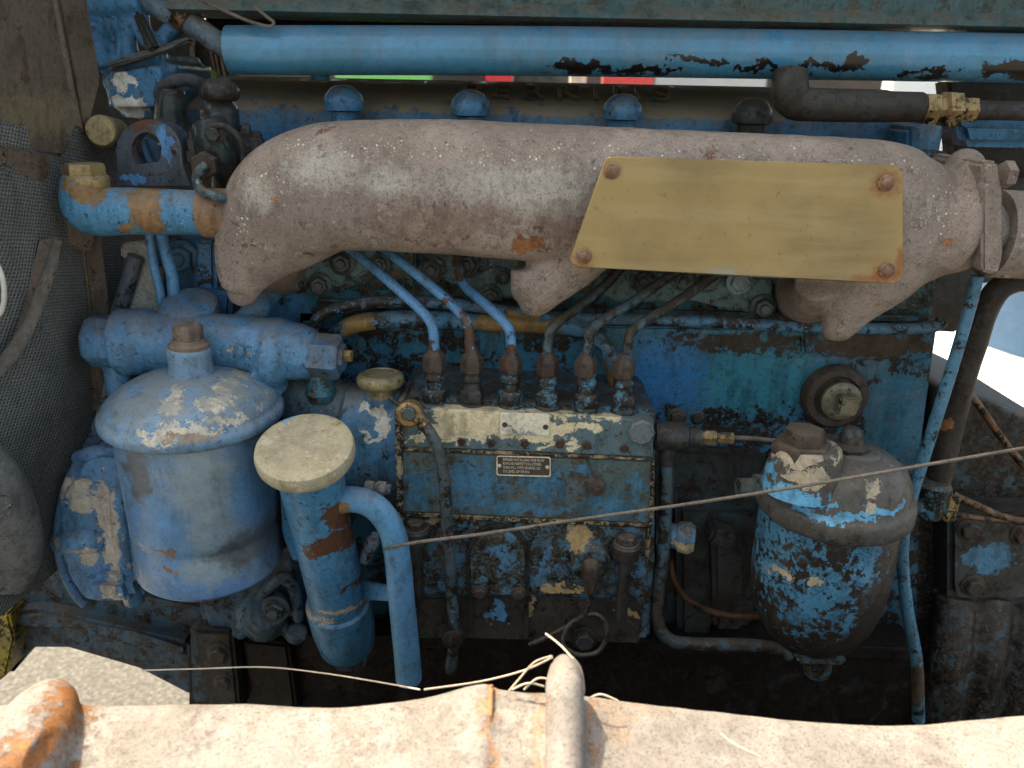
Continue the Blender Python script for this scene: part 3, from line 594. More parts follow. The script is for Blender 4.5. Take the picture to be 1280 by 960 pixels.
# arched cover
arc = [(583, 748)] + [(622 + 40*math.cos(a), 695 - 40*math.sin(a)) for a in [math.pi*(1-k/14) for k in range(15)]] + [(661, 748)]
bm = B(); addprism(bm, arc, -.120, -.09, .002, 3)
ac = mk('round_end_cover', bm, m_black, pump)
arc2 = [(588, 745)] + [(622 + 34*math.cos(a), 697 - 33*math.sin(a)) for a in [math.pi*(1-k/14) for k in range(15)]] + [(656, 745)]
bm = B(); addprism(bm, arc2, -.124, -.09, .002, 3); mk('cover_face', bm, m_pumplow, pump)
for x, y in ((622, 672), (600, 740), (648, 742)): bolt(pump, x, y, -.124, 7, m_nut, washer=True)
for x, y in ((577, 551), (614, 552), (656, 553), (700, 553), (733, 555), (780, 559)): bolt(pump, x, y, -.1175, random.uniform(5.4, 6.6), m_nutred, washer=True, name='clamp_screw')
bm = B(); addlathe(bm, [(.0135, -.005), (.0135, .006), (.0115, .008), (0, .008)], P(801, 538, -.119), (0, -1, 0), 8); mk('end_plug', bm, worn('plugm', (.12, .145, .15), (.10, .12, .12), grime=.15, dust=.2), pump)
bm = B(); addlathe(bm, [(.010, 0), (.009, .006), (.003, .007), (.003, .010), (.0, .011)], P(745, 607, -.122), (0, -1, 0), 14); mk('cover_screw', bm, m_nut, pump)
bm = B(); addlathe(bm, [(.014, 0), (.013, .004), (.0, .0045)], P(571, 655, -.116), (0, -1, 0), 18); mk('blank_disc', bm, m_valve, pump)
# hold-down bolts
for x, y in ((520, 664), (783, 683)):
    bm = B(); vl(bm, x, y, -.125, [(8, y+90), (8, y+14), (17, y+12), (18, y-2), (14, y-6)], 16); mk('bolt_pillar', bm, m_black, pump)
    bolt(pump, x, y-4, -.125, 11.5, m_nut, axis=(0, 0, 1), washer=True)
# drain union with curled wire
bm = B(); c = P(738, 700, -.116); addlathe(bm, [(.022, 0), (.021, .006), (.016, .008), (.016, .010)], c, (0, -1, 0), 24); mk('union_boss', bm, m_pumplow, pump)
bm = B(); vl(bm, 738, 715, -.135, [(10, 722), (11, 716), (11, 706), (8, 702)], 12); vl(bm, 738, 730, -.135, [(6, 740), (8, 730), (8, 722)], 6); mk('drain_union', bm, m_nutred, pump)
pipe('drain_wire_pipe', [(738, 728, -.135), (737, 752, -.13), (728, 770, -.125), (700, 788, -.12), (662, 806, -.115)], 3.2, m_pipeD, pump)
pipe('coiled_pipe', [(728, 770, -.125), (745, 768, -.128), (757, 780, -.13), (757, 800, -.13), (745, 816, -.13), (722, 818, -.13), (704, 806, -.13), (708, 786, -.125), (720, 774, -.122)], 3., m_pipeD, pump)
bolt(pump, 730, 798, -.11, 12, m_black)
# delivery valves
for i, x in enumerate((543, 590, 638, 684, 732, 779)):
    y = 512 + i*1.6 - 3; up = i*3.5
    bm = B()
    vl(bm, x, y, -.099, [(17, y+6), (17.5, y-4), (15, y-9)], 20)
    vl(bm, x, y-9, -.099, [(14, y-8), (15.5, y-10), (15.5, y-22), (13, y-25)], 6 if i % 2 else 20, .3)
    vl(bm, x, y-30, -.099, [(12, y-24), (11, y-34), (13, y-36), (13, y-40), (11, y-43), (12, y-50)], 18)
    mk('delivery_valve', bm, m_valve if i != 1 else m_black, pump)
    bm = B(); vl(bm, x, y-50, -.099, [(11.5, y-45), (14.5, y-47), (14.5, y-62), (12.5, y-66), (8.2, y-71), (6.8, y-76)], 6, .2+i)
    mk('union_nut', bm, m_nutred if i == 3 else m_nut, pump)
# governor housing at the left end and its small cap
bm = B()
addtube(bm, [(508, 560, -.065), (470, 557, -.065), (438, 553, -.065), (430, 552, -.065)], 76, seg=36, sub=3, squash=.62, sup=2.5)
addtube(bm, [(440, 600, -.05), (425, 600, -.05)], 60, seg=24, sub=2)
vl(bm, 476, 500, -.075, [(26, 520), (24, 488), (20, 486)], 24)
addtube(bm, [(440, 520, -.06), (395, 500, -.05), (370, 500, -.04)], 36, seg=20, sub=4)
bm = voxel(bm, .003, 5, .0006)
gov = mk('governor_housing', bm, m_gov, E, sharp=80)
bm = B(); vl(bm, 476, 478, -.08, [(19, 494), (19, 483), (25, 482), (28, 480), (29.5, 477), (29.5, 471), (27, 468), (22, 466.5), (21, 468), (0, 467.5)], 32); mk('filler_cap', bm, m_brasscap, gov, 'small round brass filler cap')
for x0_, y0_, x1_, y1_ in ((456, 607, 488, 612), (455, 702, 470, 668)):
    bm = B(); a = P(x0_, y0_, -.13); b = P(x1_, y1_, -.13); d = (b-a); L = d.length
    addlathe(bm, [(.005, 0), (.006, .1*L), (.006, .35*L), (.0045, .36*L), (.0075, .5*L), (.0075, .8*L), (.005, .82*L), (.005, L)], a, d, 8); mk('bleed_screw', bm, worn('bleed', (.3, .28, .23), (.16, .24, .3), grime=.3, metal=.3), gov)
# sleeved overflow hose on the pump
bm = B(); addtube(bm, [(528, 528, -.14), (540, 545, -.145), (551, 572, -.145), (557, 620, -.145), (560, 680, -.14), (565, 740, -.13), (567, 800, -.12), (563, 838, -.115)], 7.6, seg=14, sub=8)
hose = mk('overflow_hose', bm, m_pipeD, E, 'thin dark hose hanging down the front of the injection pump')
bm = B(); addlathe(bm, [(.011, -.008), (.013, -.004), (.013, .006), (.010, .009)], P(512, 516, -.135), (0, -1, 0), 20); addtube(bm, [(515, 518, -.138), (524, 524, -.14), (531, 532, -.142)], 9, seg=12); mk('banjo_union', bm, m_brass, hose)
bolt(hose, 511, 515, -.143, 10, m_stud, washer=False)
bm = B(); addtube(bm, [(488, 497, -.12), (500, 506, -.125), (520, 504, -.128), (530, 512, -.13)], 3.5, seg=8); mk('hose_clip', bm, m_black, hose)
bm = B(); addlathe(bm, [(.012, -.004), (.012, .004), (.009, .006)], P(566, 797, -.125), (0, -1, 0), 16); mk('hose_clamp', bm, m_black, hose)

bolt(pump, 846, 521, -.07, 9, m_nut); bolt(pump, 872, 522, -.07, 7, m_black)
pipe('pointer_wire', [(733, 574, -.1245), (741, 590, -.1255), (748, 606, -.1255)], 1.1, m_nut, pump)
# ------------------------------------------------------------------ fuel feed on the right of the pump
bm = B(); addtube(bm, [(835, 555, -.10), (833, 620, -.10), (828, 700, -.10), (822, 750, -.10), (824, 782, -.10), (838, 800, -.098), (870, 805, -.095), (930, 806, -.09), (970, 811, -.09), (985, 822, -.09)], 8.2, seg=14, sub=8)
feed = mk('feed_pipe', bm, m_pipeD, E, 'dark fuel feed pipe bending round the lower right of the injection pump')
bm = B(); addlathe(bm, [(.009, -.035), (.009, -.018), (.014, -.016), (.015, -.012), (.015, .012), (.014, .016), (.010, .018), (.010, .03)], P(838, 545, -.10), (1, 0, -.02), 20); vl(bm, 836, 555, -.10, [(10, 580), (11, 570), (11, 556)], 16)
mk('feed_union', bm, m_black, feed)
bm = B(); addlathe(bm, [(.007, 0), (.0085, .003), (.0085, .012), (.006, .013), (.008, .016), (.008, .026), (.005, .028), (.0065, .034), (.0065, .044), (.002, .045)], P(862, 546, -.10), (1, 0, -.01), 6); mk('brass_fitting', bm, m_brass, feed)
pipe('bleed_pipe', [(903, 547, -.10), (940, 548, -.10), (985, 553, -.10)], 3, m_rod, feed)
bm = B(); addlathe(bm, [(.014, -.02), (.014, .0), (.017, .003), (.018, .010), (.018, .014), (.014, .02), (0, .021)], P(845, 670, -.09), (1, -.25, 0), 10); mk('hex_cap', bm, worn('hexcap', (.07, .22, .34), (.07, .16, .24), grime=.35, chips=.1, patches=[((.50, .40, .22), [(852, 682, -.1, 14, 12)], 2)]), E)
pipe('copper_pipe', [(838, 700, -.07), (842, 725, -.07), (858, 748, -.07), (885, 763, -.07), (920, 770, -.07), (955, 770, -.07)], 4.2, m_copper)

# ------------------------------------------------------------------ right fuel filter
fx, fY = 1046, -.125
bm = B()
vl(bm, fx-2, 600, fY, [(84, 616), (86, 640), (86.5, 680), (86, 712), (83, 738), (76, 762), (62, 784), (44, 798), (30, 804), (26, 808), (0, 808)], 48)
f2 = mk('fuel_filter', bm, m_filt2, E, 'right hand fuel filter with bowl of blue paint patches under black grease')
bm = B()
vl(bm, fx, 600, fY, [(84, 640), (91, 636), (95, 631), (95, 616), (92, 611), (89, 610), (88, 604), (85, 592), (77, 578), (62, 567), (40, 561), (0, 559)], 56)
vl(bm, 1003, 600, -.15, [(50, 610), (47, 590), (42, 570), (40, 558), (37, 555)], 32)
vl(bm, 1062, 600, -.13, [(40, 600), (34, 570), (29, 562), (26, 560)], 28)
for v in bm.verts: v.co += Vector((mnoise.noise(v.co*45), mnoise.noise(v.co*45+Vector((7, 0, 0))), mnoise.noise(v.co*45+Vector((0, 7, 0)))))*.0008
mk('filter_lid', bm, m_filt2lid, f2, sharp=80)
bm = B(); vl(bm, 1003, 556, -.15, [(38, 566), (39, 558), (35, 553), (27, 552), (26, 540), (24, 536), (0, 535)], 6); mk('lid_plug', bm, m_nut, f2)
bm = B(); vl(bm, 1062, 560, -.13, [(24, 568), (24, 556), (15, 552), (13, 540), (9, 535), (0, 534)], 8, .3); mk('lid_bolt', bm, m_black, f2)
bm = B(); vl(bm, 1022, 830, fY, [(15, 842), (18, 834), (18, 820), (24, 812)], 8); addbox(bm, P(1020, 812, fY-.02), (.05, .04, .012), .004); mk('drain_plug', bm, m_pumplow, f2)
bm = B(); addlathe(bm, [(.012, 0), (.014, .004), (.014, .018), (.010, .02), (.010, .036)], P(965, 608, -.11), (-1, -.1, 0), 8); mk('inlet_union', bm, m_stud, f2)

# ------------------------------------------------------------------ left oil filter
ox, oY = 241, -.125
bm = B(); vl(bm, ox, 512, oY, [(88, 518), (95, 526), (95, 560), (93.5, 600), (92.5, 640), (92.5, 646), (90, 650), (89.5, 654), (91.5, 658), (90.5, 690), (92.5, 694), (92.5, 699), (88, 703), (80, 708), (0, 710)], 64)
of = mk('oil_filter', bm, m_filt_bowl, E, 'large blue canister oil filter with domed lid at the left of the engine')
bm = B(); vl(bm, ox, 512, oY, [(90, 526), (105, 524), (109, 520), (110, 514), (109, 509), (105, 506), (103, 503), (103, 500), (98, 494), (88, 486), (72, 477), (52, 469.5), (34, 466), (28, 465)], 64); mk('filter_lid', bm, m_filt_lid, of)
bm = B(); vl(bm, 238, 455, oY, [(31, 476), (27, 464), (26, 448), (27, 441), (26.5, 436), (24, 432)], 28); mk('lid_boss', bm, m_filt_lid, of)
bm = B(); vl(bm, 236, 432, oY, [(25, 437), (25, 430), (21, 427), (20, 424), (16.5, 423)], 28); vl(bm, 236, 424, oY, [(17, 426), (18, 422), (18, 408), (15, 405), (0, 405)], 8, .4); mk('centre_bolt', bm, worn('dusty_rust', (.19, .145, .11), (.16, .115, .085), grime=.15, rust=.15, dust=.5, rough=.7), of)
# filter head casting
bm = B(); hy = -.075
addtube(bm, [(150, 428, hy, 42), (185, 427, hy, 42), (190, 427, hy, 38), (270, 427, hy, 36), (330, 432, hy, 36), (372, 440, hy, 36), (395, 443, hy, 30)], 36, seg=32, sub=3)
addtube(bm, [(335, 440, hy, 45), (352, 442, hy, 45), (360, 443, hy, 38)], 44, seg=32, sub=2)
addtube(bm, [(262, 420, hy, 22), (240, 392, -.03, 28), (240, 388, .0, 28)], 22, seg=20)
addtube(bm, [(300, 420, hy, 20), (325, 380, -.04, 16), (345, 355, .0, 16)], 20, seg=20)
addtube(bm, [(310, 470, hy, 46), (345, 500, hy, 26)], 30, seg=20)
vl(bm, 250, 480, -.08, [(70, 540), (75, 500), (50, 460)], 24)
bm = voxel(bm, .0026, 5, .0006)
hd = mk('filter_head', bm, m_housing, E, 'light blue cast head holding the oil filter, with hexagonal unions', sharp=80)
bm = B(); addlathe(bm, [(.026, 0), (.027, .003), (.027, .03), (.024, .034), (.020, .035)], P(155, 427, hy), (-1, 0, .03), 8, .4); mk('end_nut', bm, m_housing, hd)
bm = B(); vl(bm, 150, 470, hy, [(17, 455), (18, 460), (18, 490), (14, 494), (14, 540)], 14); mk('lower_union', bm, m_housing, hd)
bm = B(); addlathe(bm, [(.024, 0), (.026, .003), (.026, .016), (.020, .018), (.021, .024), (.021, .028)], P(362, 442, hy), (1, 0, -.04), 24); mk('union_collar', bm, m_black, hd)
bm = B(); addlathe(bm, [(.022, 0), (.023, .002), (.023, .028), (.020, .031), (.014, .031), (.014, .035)], P(388, 444, hy-.005), (1, -.05, -.04), 6, .5); mk('hex_union', bm, worn('hexu', (.11, .10, .085), (.08, .2, .36), grime=.3, chips=.08, chipc=(.1, .3, .55), dust=.6), hd)
bm = B(); addlathe(bm, [(.006, 0), (.0065, .002), (.0065, .012), (.005, .013)], P(425, 444, hy-.007), (1, -.05, -.04), 6); mk('brass_tip', bm, m_brass, hd)
bm = B(); vl(bm, 400, 475, hy, [(16, 500), (20, 490), (17, 486), (17, 462)], 16); mk('banjo_leg', bm, m_head, hd)
bm = B(); addlathe(bm, [(.020, 0), (.021, .003), (.021, .012), (.017, .016), (0, .016)], P(308, 414, hy+.03), (.3, -.5, .9), 6); mk('relief_plug', bm, worn('rplug', (.13, .10, .08), (.08, .22, .4), grime=.15, dust=.7, rust=.1), hd)
bm = B(); addlathe(bm, [(.028, 0), (.03, .003), (.029, .016), (.024, .02), (0, .021)], P(240, 397, hy+.02), (0, -.4, .9), 24); mk('rear_cap', bm, m_housing, hd)
bolt(hd, 301, 437, -.105, 7, m_housing, washer=False)

# ------------------------------------------------------------------ oil breather with its yellow cap
top = P(382, 566, -.185); bot = P(436, 812, -.075); ax = (bot-top).normalized(); L = (bot-top).length; k = S(382, 566, -.185)
bm = B(); addlathe(bm, [(33*k, .0), (38*k, .004), (42*k, .012), (42*k, .02), (40*k, .35*L), (41*k, .40*L), (41*k, .62*L), (42.5*k, .68*L), (42.5*k, .70*L), (48*k, .70*L+.002), (49*k, .72*L), (48*k, .86*L), (44*k, .95*L), (34*k, .99*L), (0, L)], top, ax, 44)
br = mk('oil_breather', bm, m_breather, E, 'slanting blue oil breather tube with flat yellowed cap')
bm = B(); addlathe(bm, [(50*k, .008), (59*k, .007), (61.5*k, .003), (62*k, -.004), (60*k, -.0085), (56*k, -.010), (50*k, -.0098), (0, -.0088)], top, ax, 56); mk('breather_cap', bm, m_cap, br)
pipe('breather_pipe', [(418, 628, -.165), (440, 624, -.17), (466, 632, -.17), (486, 655, -.165), (496, 690, -.16), (502, 750, -.15), (508, 810, -.14), (511, 848, -.135)], 16.5, worn('breather_pipe_p', (.11, .29, .47), (.09, .25, .40), grime=.05, chips=.02, rust=.05, dust=.35, rough=.36, patches=[((.33, .20, .09), [(428, 632, -.16, 16, 24)], .8)]), br, seg=24)
bm = B(); addslab(bm, [(448, 728, -.11), (492, 734, -.148), (492, 752, -.148), (448, 750, -.11)], .005, .001); mk('pipe_bracket', bm, m_breather, br)
bm = B(); addbox(bm, P(433, 826, -.08), (.022, .03, .01), .003); addtube(bm, [(455, 810, -.09), (458, 822, -.09), (454, 832, -.09)], 2, seg=6); mk('foot_clip', bm, m_cross, br)
bm = B(); addprism(bm, [(348, 590), (362, 580), (376, 700), (366, 705), (352, 670)], -.12, -.09, .003); mk('rear_bracket', bm, m_breather, br)

# ------------------------------------------------------------------ timing case at the lower left
co = [(100, 572), (88, 592), (76, 628), (70, 672), (77, 712), (92, 742), (104, 755), (176, 756), (180, 700), (172, 640), (165, 590), (150, 566), (120, 562)]
bm = B(); addprism(bm, co, -.118, -.01, .013, 5)
tc = mk('timing_case', bm, m_case, E, 'rounded blue timing case with cream chips at the lower left')
bm = B(); rim = catmull([(a, b, 0) for a, b in co[:7]], 4)
addtube(bm, [(x+3, y, -.106) for x, y, _ in rim], 6.5, seg=12, sub=1); mk('case_rim', bm, m_case, tc)
bm = B(); addtube(bm, [(146, 568, -.108), (149, 610, -.112), (152, 660, -.114), (160, 710, -.112), (168, 752, -.108)], 12, seg=14, sub=4); mk('case_ridge', bm, m_case, tc)
bm = B(); addtube(bm, [(98, 574, -.10, 10), (120, 568, -.105, 12), (148, 570, -.10, 10)], 12, seg=12); mk('case_shoulder', bm, m_case, tc)
bm = B(); addtube(bm, [(80, 676, -.100, 17), (92, 675, -.112, 18), (108, 674, -.116, 18), (122, 674, -.110, 17)], 16, seg=20, sub=3); mk('case_boss', bm, m_case, tc)
bm = B(); addprism(bm, [(108, 722), (158, 726), (168, 755), (108, 757), (94, 742)], -.134, -.07, .008, 4); mk('case_foot', bm, m_case, tc)
bm = B(); addprism(bm, [(112, 440), (135, 470), (130, 500), (112, 540), (98, 572), (90, 590), (108, 590), (130, 545), (158, 500), (165, 440)], -.06, -.02, .003); mk('case_arm', bm, worn('armp', (.13, .19, .24), (.22, .22, .2), grime=.3, dust=.4), E)

bm = B(); addprism(bm, [(150, 540), (425, 540), (425, 800), (60, 800), (60, 700), (150, 690)], .06, .09, .002); mk('lower_plate', bm, m_pan, E)
# front plate / pump body behind the filter head
bm = B(); addprism(bm, [(205, 296), (330, 296), (372, 300), (390, 400), (392, 560), (150, 560), (150, 400), (205, 390)], .0, .12, .004)
addprism(bm, [(245, 300), (268, 300), (270, 380), (240, 380)], -.02, .0, .004)
addprism(bm, [(245, 362), (290, 366), (288, 400), (247, 400)], -.03, .0, .005)
fp = mk('front_plate', bm, worn('front_plate_p', (.06, .20, .38), (.05, .15, .26), grime=.30, chips=.04, rust=.06, dust=.4, coat=.3), E)
for x, y, r in ((228, 322, 16), (262, 322, 13), (285, 400, 13), (200, 322, 8)): bolt(fp, x, y, -.006, r, m_gov, stud=True)
pipe('thin_pipe', [(186, 290, -.06), (192, 330, -.06), (200, 365, -.055), (204, 395, -.05)], 5.5, m_pipeB)
pipe('thin_pipe', [(200, 290, -.05), (208, 320, -.05), (216, 350, -.05), (217, 395, -.045)], 7.5, m_pipeB)
bm = B(); addprism(bm, [(150, 305), (186, 300), (190, 330), (200, 375), (205, 400), (140, 405), (158, 360), (166, 325), (150, 322)], -.03, -.02, .002); ab = mk('adjusting_bracket', bm, m_alu, E)
pipe('bracket_rod', [(170, 320, -.036), (160, 355, -.036), (145, 400, -.036)], 10, worn('rodp', (.09, .12, .16), (.12, .13, .14), grime=.3, dust=.4), ab)
bolt(ab, 196, 374, -.032, 4, m_alu, washer=False)

# ------------------------------------------------------------------ coolant pipe, upper left
bm = B()
addtube(bm, [(108, 226, -.10, 28), (107, 245, -.10, 30), (112, 262, -.10, 30), (130, 265, -.10, 30), (160, 264, -.10, 29), (262, 266, -.095, 27)], 28, seg=32, sub=6)
cp = mk('coolant_pipe', bm, m_pipe_left, E, 'short fat blue pipe with bare brown bands and a brass plug')
bm = B(); vl(bm, 107, 222, -.10, [(27, 232), (28, 226), (27, 221), (24, 218)], 24); vl(bm, 107, 218, -.10, [(24, 220), (24, 207), (22, 204), (0, 204)], 6, .2); mk('brass_plug', bm, worn('plugb', (.36, .26, .12), (.30, .21, .10), grime=.12, metal=.3, dust=.5, dustc=(.36, .30, .18)), cp)
bm = B(); addtube(bm, [(253, 266, -.095, 30), (266, 266, -.095, 31), (290, 268, -.095, 31)], 31, seg=28, sub=2); mk('hose_sleeve', bm, worn('sleeve', (.30, .17, .09), (.24, .14, .08), grime=.15, rust=.1, dust=.3), cp)
# lifting eye
bm = B()
outer = [(146 - 0, 232), (146, 205)] + [(186 + 41*math.cos(a), 190 - 41*math.sin(a)) for a in [R(190 - k*14) for k in range(14)]] + [(228, 205), (238, 232)]
n = len(outer); cx, cy = 183, 188
inner = [(cx + 19*math.cos(math.atan2(-(y-cy), x-cx)), cy - 23*math.sin(math.atan2(-(y-cy), x-cx))) for x, y in outer]
def ringplate(bm, out, inn, Y0, Y1):
    n = len(out)
    vv = [[bm.verts.new(P(x, y, Y0)) for x, y in l] for l in (out, inn)]; d = Vector((0, Y1-Y0, 0))
    ww = [[bm.verts.new(v.co+d) for v in l] for l in vv]
    for i in range(n):
        j = (i+1) % n
        bm.faces.new((vv[0][i], vv[0][j], vv[1][j], vv[1][i])); bm.faces.new((ww[0][j], ww[0][i], ww[1][i], ww[1][j]))
        bm.faces.new((vv[0][j], vv[0][i], ww[0][i], ww[0][j])); bm.faces.new((vv[1][i], vv[1][j], ww[1][j], ww[1][i]))
ringplate(bm, outer, inner, -.065, -.045)
bmesh.ops.bevel(bm, geom=[e for e in bm.edges if e.calc_face_angle(0) > 1], offset=.003, segments=3, affect='EDGES', clamp_overlap=True)
le = mk('lifting_eye', bm, worn('eye_paint', (.065, .075, .085), (.08, .10, .13), grime=.3, chips=.05, chipc=(.3, .28, .24), rust=.12, dust=.5, dustc=(.12, .10, .085), patches=[((.10, .27, .50), [(212, 183, -.06, 9, 26), (170, 222, -.06, 14, 8)], 1.2), ((.12, .06, .04), [(178, 152, -.06, 22, 8)], 1.0)]), E)
bolt(le, 128, 165, -.03, 12, m_stud, washer=True)
bm = B(); addlathe(bm, [(.014, -.03), (.0148, -.004), (.0148, .004), (.013, .006), (0, .0065)], P(129, 164, -.045), (.1, -1, .1), 28); mk('disc_plug', bm, m_brasscap, le)
bm = B(); addtube(bm, [(182, 190, -.02, 18), (184, 190, .0, 20)], 18, seg=14, sub=2); addtube(bm, [(178, 175, -.03), (184, 195, -.03), (192, 208, -.03)], 6, seg=8); mk('rear_stud', bm, m_white, le)

# thermostat housing and hose stubs, top left
bm = B()
addprism(bm, [(118, 78), (212, 62), (218, 100), (205, 150), (132, 150), (122, 120)], -.02, .09, .012, 3)
addtube(bm, [(110, 25, .0, 30), (112, 60, .0, 30), (125, 90, .0, 30)], 26, seg=20)
addtube(bm, [(150, 10, .0, 16), (158, 45, .0, 13), (160, 80, .0, 16)], 12, seg=16)
addtube(bm, [(170, 15, .0, 14), (185, 50, -.01, 11), (205, 60, .0, 12)], 12, seg=16)
addtube(bm, [(205, 45, .0, 10), (230, 25, .0, 12)], 12, seg=14)
addtube(bm, [(90, 0, .0, 26), (180, -4, .0, 26)], 22, seg=20, sub=2)
bm = voxel(bm, .0028, 3, .0008)
th = mk('thermostat_housing', bm, m_white, E, 'blue thermostat housing with two white patches at the upper left', sharp=80)
bm = B(); addslab(bm, [(130, 78, -.03), (235, 45, -.02), (238, 52, -.02), (210, 62, -.03), (134, 86, -.03)], .02, .003); mk('housing_flange', bm, worn('hf', (.09, .10, .10), (.11, .10, .085), grime=.3, dust=.5), th)
bm = B(); addslab(bm, [(163, 15, -.03), (172, 13, -.03), (196, 62, -.03), (183, 66, -.03)], .012, .003); mk('housing_rib', bm, m_black, th)
pipe('bypass_hose', [(200, 150, .0), (196, 128, -.01), (208, 106, -.02), (236, 100, -.02), (262, 112, .0)], 8, worn('hoseb', (.06, .075, .09), (.045, .05, .055), grime=.3, dust=.4), th)
# dark valve body with levers
bm = B()
vl(bm, 275, 150, -.05, [(24, 190), (24, 135), (19, 132), (19, 118)], 20)
addtube(bm, [(262, 155, -.06, 24), (270, 180, -.065, 25), (285, 215, -.06, 22), (285, 235, -.05, 20)], 24, seg=20)
addtube(bm, [(242, 200, -.05, 14), (275, 190, -.05, 18), (330, 190, -.05, 14)], 15, seg=16)
addtube(bm, [(215, 110, -.02, 16), (215, 160, -.02, 22), (240, 180, -.02, 20)], 20, seg=16)
bm = voxel(bm, .0026, 3, .0008)
hv = mk('heater_valve', bm, worn('valve_black', (.022, .04, .045), (.02, .022, .022), grime=.4, chips=.04, chipc=(.03, .12, .13), rust=.05, dust=.25, dustc=(.08, .07, .055), coat=.45, rough=.3), E, 'oily black valve body beside the lifting eye', sharp=80)
bm = B(); vl(bm, 275, 120, -.055, [(20, 126), (24, 121), (25, 113), (21, 105), (14, 99), (0, 96)], 8, .2); mk('valve_cap', bm, m_black, hv)
for x, y in ((243, 180), (321, 180), (308, 172)):
    bm = B(); vl(bm, x, y, -.055, [(13, y+22), (13, y+10), (10, y+8), (10, y-6), (7, y-8), (6, y-16), (0, y-17)], 8, .3); mk('valve_stud', bm, m_black, hv)
bm = B(); addtube(bm, [(262, 158, -.09), (280, 158, -.09), (298, 172, -.09), (305, 195, -.085), (306, 228, -.08)], 4.5, seg=10); mk('valve_lever', bm, m_black, hv)
bolt(hv, 259, 206, -.088, 17, m_nut, washer=False); bolt(hv, 268, 168, -.088, 9, m_black)
pipe('capillary_pipe', [(258, 206, -.105), (247, 218, -.11), (250, 236, -.115), (270, 246, -.12), (292, 250, -.11)], 6.5, m_pipeD, hv)

# ------------------------------------------------------------------ black elbow hose, upper right
bm = B(); addtube(bm, [(988, 92, -.055, 22), (987, 110, -.06, 23), (992, 126, -.06, 22), (1015, 131, -.06, 20), (1080, 133, -.06, 19), (1150, 134, -.055, 18)], 20, seg=24, sub=6)
eh = mk('elbow_hose', bm, worn('black_hose', (.03, .026, .022), (.045, .038, .03), grime=.2, rust=.04, rustc=(.22, .13, .05), dust=.5, dustc=(.08, .07, .055), rough=.38), E, 'black elbow hose in front of the rocker cover at the upper right')
bm = B(); addlathe(bm, [(.012, 0), (.015, .002), (.015, .014), (.012, .016), (.012, .02), (.017, .022), (.017, .034), (.012, .036), (.012, .05)], P(1150, 136, -.055), (1, 0, 0), 6, .3); mk('brass_union', bm, m_brass, eh)
pipe('tail_hose', [(1208, 139, -.05), (1240, 138, -.05), (1330, 140, -.05)], 12, m_black, eh)

# ------------------------------------------------------------------ right hand pipes
pipe('dipstick_tube', [(1222, 345, -.10), (1212, 385, -.10), (1190, 460, -.10), (1168, 530, -.09), (1152, 580, -.08), (1136, 635, -.08), (1128, 690, -.08), (1134, 760, -.08), (1146, 830, -.08), (1148, 900, -.08)], 7.5, worn('dip', (.07, .22, .33), (.08, .18, .25), grime=.28, rust=.04, dust=.3, patches=[((.11, .08, .06), [(1147, 850, -.08, 14, 40)], 1.)]), E, 'long thin blue pipe curving down the right side', seg=14)
pipe('conduit', [(1310, 352, -.06), (1275, 350, -.06), (1248, 362, -.06), (1230, 392, -.06), (1218, 430, -.06), (1205, 470, -.06), (1190, 530, -.06), (1178, 580, -.06), (1168, 620, -.06)], 15, worn('brown_pipe', (.026, .019, .015), (.04, .03, .024), grime=.3, rust=.15, dust=.3, patches=[((.28, .11, .05), [(1184, 535, -.07, 7, 10)], 1.2)]), E, 'dark brown conduit leaning down the right side')
bm = B(); vl(bm, 1165, 625, -.07, [(15, 645), (17, 638), (17, 618), (20, 614), (20, 606), (15, 602)], 10); addtube(bm, [(1135, 632, -.07), (1190, 634, -.07)], 12, seg=8, sub=2); cf = mk('pipe_union', bm, m_valve, E)
bm = B(); addbox(bm, P(1185, 632, -.07), (.014, .02, .03), .002); mk('union_nut', bm, m_brass, cf)
pipe('copper_pipe', [(1190, 618, -.07), (1225, 634, -.07), (1260, 648, -.07), (1330, 660, -.07)], 5, m_copper)
pipe('copper_pipe', [(1190, 642, -.07), (1230, 648, -.07), (1260, 650, -.07), (1330, 656, -.07)], 4.2, m_copper)
pipe('copper_pipe', [(1200, 478, -.05), (1222, 505, -.05), (1250, 545, -.05), (1280, 582, -.05), (1320, 620, -.05)], 4.5, m_copper)
# bell housing
bm = B()
addprism(bm, [(1150, 585), (1175, 480), (1240, 500), (1340, 545), (1340, 960), (1120, 960), (1135, 820)], .0, .28, .006)
for i, x in enumerate((1195, 1240, 1290)):
    addtube(bm, [(x, 745, -.02), (x-8, 820, -.045), (x-22, 900, -.05), (x-30, 960, -.05)], 24, seg=14)
bm = voxel(bm, .004, 4)
bell = mk('bell_housing', bm, m_bell, E, 'dark ribbed bell housing at the lower right', sharp=80)
bm = B(); addprism(bm, rrect(1184, 640, 1340, 756, 12), -.035, .0, .003); mk('side_cover_rim', bm, m_black, bell)
bm = B(); addprism(bm, rrect(1194, 650, 1340, 748, 10), -.042, .0, .003); mk('side_cover', bm, m_cover_r, bell)
bolt(bell, 1210, 661, -.042, 11, m_nut); bolt(bell, 1215, 731, -.042, 11, m_nut); bolt(bell, 1277, 668, -.042, 11, m_nut)
bm = B(); addprism(bm, [(1185, 100), (1340, 104), (1340, 345), (1200, 340), (1196, 200)], .10, .13, .003)
mk('bulkhead_bracket', bm, m_black, E)
bm = B(); addprism(bm, [(1136, 160), (1152, 155), (1152, 195), (1134, 195)], -.02, .05, .004); mk('lifting_bracket', bm, m_rocker, E)
bm = B(); addprism(bm, [(1196, 150), (1340, 152), (1340, 186), (1205, 184)], .04, .08, .008); mk('blue_bracket', bm, m_rocker, E)

